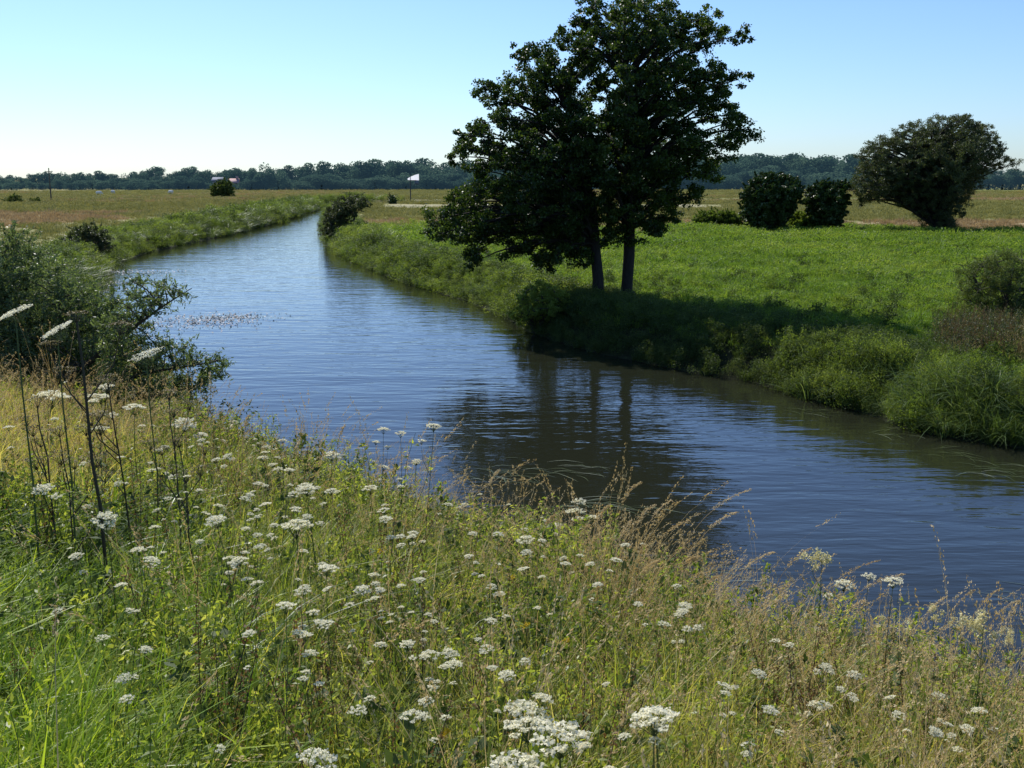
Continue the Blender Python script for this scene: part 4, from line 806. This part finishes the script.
    # tall hogweed like plants at the left, seen side on against the bush
    for i, (x, y, wpx, yf, lab) in enumerate(((15, 313, 32, 4.6, 'tall white umbel at the left edge in front of the willow bush'), (57, 331, 36, 4.9, 'tall slanting white umbel left of the dark stem in front of the bush'), (146, 355, 34, 6.0, 'tall white umbel in front of the airy sprays of the willow bush'))):
        q = atY(x, y, yf); z = hz(q[0], yf); h = q[2] - z; wsc = wpx / F * yf / .108
        t = thing('hogweed', lab, 'flower', (q[0], yf, z)); obj('stem', stem_mesh(h, [], .006), t); u = obj('umbel', umbel_mesh(22, .054 * wsc, .012, fl=26, fsize=.007), t, (0, 0, h)); u.rotation_euler = (.15, [-.42, -.5, -.3][i], 0)
        obj('leaf', feather_leaf('herb', 60, .35), t, (0, 0, h * .4), i)
    # tall dark stems carrying brownish green seeding umbels
    for i, (x, y, yf, r, lab) in enumerate(((84, 315, 4.6, .0105, 'tallest thick dark stem with brown seeding umbels at the left'), (40, 400, 5.2, .0065, 'dark slanting stem near the left edge'), (118, 375, 5.2, .006, 'dark stem with seeding umbels right of the tallest dark stem'), (168, 395, 5.6, .006, 'dark stem below the airy sprays of the willow bush'), (64, 430, 4.9, .005, 'short dark stem just left of the tallest dark stem'), (182, 440, 5.4, .005, 'short dark stem right of the other dark stems'))):
        q = atY(x + 6, y, yf); z = hz(q[0], yf); h = float(q[2] - z)
        tips = [(R.uniform(.08, .22) * math.cos(a), R.uniform(.08, .22) * math.sin(a), h * R.uniform(.72, .97)) for a in R.uniform(0, 6.28, 4)]
        t = thing('dead_hogweed_stem', lab, 'plant', (q[0], yf, z)); obj('stem', stem_mesh(h, tips, r, 'darkstem', 8), t)
        for tp in tips + [(0, 0, h)]: u = obj('seed_umbel', umbel_mesh(15, R.uniform(.045, .07), .012, ('seedbrown', 'darkstem'), 9, .0075), t, tp)
        t.rotation_euler = (R.normal(0, .03), -.05, 0)
    # meadowsweet with creamy clusters
    for i, (x, y, lab) in enumerate(((880, 622, 'leftmost of the creamy meadowsweet flowers by the water'), (909, 625, 'second creamy meadowsweet flower from the left by the water'), (935, 610, 'tallest creamy meadowsweet flower by the water'), (957, 622, 'fourth creamy meadowsweet flower from the left by the water'), (984, 620, 'creamy meadowsweet flower next to the rightmost one'), (1010, 633, 'rightmost creamy meadowsweet flower at the frame edge'), (822, 553, 'pale seeding plume leaning over the water'))):
        P, hh, T = ground_hit(x, y, .8); z = hz(*P); hh = float(max(hh, .5)); t = thing('meadowsweet', lab, 'flower', (P[0], P[1], z), R.uniform(0, 6))
        obj('stem', stem_mesh(hh, [(.05, .02, hh * .95), (-.04, .03, hh * .9)], .003), t)
        b = MB(); n = 60
        for k in range(8):
            c = np.array([R.normal(0, .032), R.normal(0, .032), R.uniform(-.07, .03)]); C = c + R.normal(0, .012, (n, 3)); V, Q = leaves(C, .011, .9, 1.0); b.add(V, Q, np.repeat(R.uniform(0, 1, n), 4))
        obj('blossom', b.mesh('creamy blossom', [M['cream']]), t, (0, 0, hh))
        for k in range(3): obj('leaf', feather_leaf('herb', 30, .16), t, (0, 0, hh * (.3 + .2 * k)), R.uniform(0, 6))
    # long leaning seed grass stems against the water
    G = 'long seeding grass stems leaning over the water'
    for i, (tx, ty, bx, by) in enumerate([(641,482,590,640),(655,505,600,650),(690,520,610,660),(752,489,640,650),(738,512,655,660),(700,556,640,680),(722,575,650,690),(775,552,690,690),(812,548,740,700),(880,560,760,690),(905,574,790,700),(866,600,800,720),(1003,588,930,740),(1020,600,950,730),(975,590,915,720),(672,500,615,640),(610,505,575,640),(590,525,560,650),(632,520,600,650),(555,515,530,620),(660,560,610,690),(948,596,890,730),(790,585,720,710),(500,470,470,600),(345,425,330,560),(300,440,290,560),(210,372,215,520),(250,415,240,540)]):
        P, _, T = ground_hit(bx, by, .15); z = hz(*P); q = atY(tx, ty, P[1] + R.uniform(.1, .5)); base = np.array([P[0], P[1], z]); tip = q - base
        lab = 'long pale stalk with drooping seed head leaning over the water ' + ('at the right edge' if tx > 930 else 'near the right hand umbels' if tx > 770 else 'right of the tree reflection' if tx > 700 else 'below the dark tree reflection' if tx > 540 else 'left of the tree reflection')
        t = thing('seed_stalk', lab, 'plant', tuple(base), 0, G); k = 10; u = np.linspace(0, 1, k)[:, None]; c = np.array([tip[0] * .25, tip[1] * .3, tip[2] * .85 + .12])
        pts = 2 * u * (1 - u) * c + u * u * tip; b = MB(); V, Q = tube(pts, np.linspace(.0028, .0012, k), 4); b.add(V, Q, R.uniform(.2, .8)); obj('stem', b.mesh('grass stem', [M['dry']]), t)
        n = 130; uu = R.uniform(.74, 1.0, n); C = np.stack([np.interp(uu, u[:, 0], pts[:, j]) for j in range(3)], 1) + R.normal(0, .0075, (n, 3)) * (1.25 - uu)[:, None] * 2.2; d = pts[-1] - pts[-3]; d /= np.linalg.norm(d)
        V, Q = leaves(C, .013, .4, .2, d * 2); b = MB(); b.add(V, Q, np.repeat(R.uniform(.3, 1, n), 4)); obj('seed_head', b.mesh('seed head', [M['dry']]), t)
        b = MB(); V, Q, tt, _, _ = blades(4, .02, (.25, .5), .005, (.3, .9), .4, 5); b.add(V, Q, tt); obj('leaf_tuft', b.mesh('leaf tuft', [M['slope']]), t)
    # yellow flowers
    for i, (x, y, lab) in enumerate(((381, 551, 'yellow flower on the slope left of centre'), (513, 577, 'yellow flower in the middle of the slope'), (526, 624, 'yellow flower below the middle of the slope'), (446, 733, 'yellow flower near the bottom edge left of the big umbels'), (566, 640, 'yellow flower above the dry grasses near the centre'))):
        P, hh, T = ground_hit(x, y, .5); z = hz(*P); hh = float(max(hh, .3)); t = thing('yellow_flower', lab, 'flower', (P[0], P[1], z), 0)
        obj('stem', stem_mesh(hh, [], .0022), t); b = MB(); C = R.normal(0, .008, (26, 3)); V, Q = leaves(C, .014, .7, .6); b.add(V, Q, np.repeat(R.uniform(0, 1, 26), 4)); obj('petals', b.mesh('yellow petals', [M['yellow']]), t, (0, 0, hh))
        obj('leaf', feather_leaf('herb', 20, .12), t, (0, 0, hh * .4), i)

# ------------------------------------------------------------------ sky, sun, render
def build_light():
    w = bpy.data.worlds.new("World"); scene.world = w; w.use_nodes = True; nt = w.node_tree; nt.nodes.clear()
    out = nt.nodes.new('ShaderNodeOutputWorld'); bg = nt.nodes.new('ShaderNodeBackground'); sk = nt.nodes.new('ShaderNodeTexSky')
    sk.sky_type = 'NISHITA'; sk.sun_disc = False; el = math.radians(45); az = math.radians(-29)
    sk.sun_elevation = el; sk.sun_rotation = az; sk.air_density = 1.0; sk.dust_density = .4; sk.ozone_density = 2.0; sk.altitude = 0
    bg.inputs[1].default_value = .15
    mx = nt.nodes.new('ShaderNodeMix'); mx.data_type = 'RGBA'; mx.blend_type = 'MULTIPLY'; mx.inputs[0].default_value = 1; mx.inputs[7].default_value = (.60, .755, 1.03, 1)
    nt.links.new(sk.outputs[0], mx.inputs[6]); nt.links.new(mx.outputs[2], bg.inputs[0]); nt.links.new(bg.outputs[0], out.inputs[0])
    S = Vector((math.sin(az) * math.cos(el), math.cos(az) * math.cos(el), math.sin(el)))
    l = bpy.data.lights.new('sun', 'SUN'); l.energy = 5.0; l.angle = math.radians(.53); l.color = (1, .96, .89)
    o = bpy.data.objects.new('sun', l); COL.objects.link(o); o.rotation_euler = S.to_track_quat('Z', 'Y').to_euler(); o.location = (-60, 60, 60)
    scene.render.engine = 'CYCLES'; scene.cycles.max_bounces = 6; scene.cycles.diffuse_bounces = 4; scene.cycles.glossy_bounces = 2; scene.cycles.transmission_bounces = 4; scene.cycles.transparent_max_bounces = 4
    scene.cycles.caustics_reflective = False; scene.cycles.caustics_refractive = False
    scene.view_settings.view_transform = 'Standard'; scene.view_settings.look = 'None'; scene.view_settings.exposure = 0; scene.view_settings.gamma = 1
    scene.render.resolution_x = 1024; scene.render.resolution_y = 768

build_ground(); build_water(); build_stuff(); build_trees(); build_treeline(); build_distant_things(); build_flowers(); build_light()
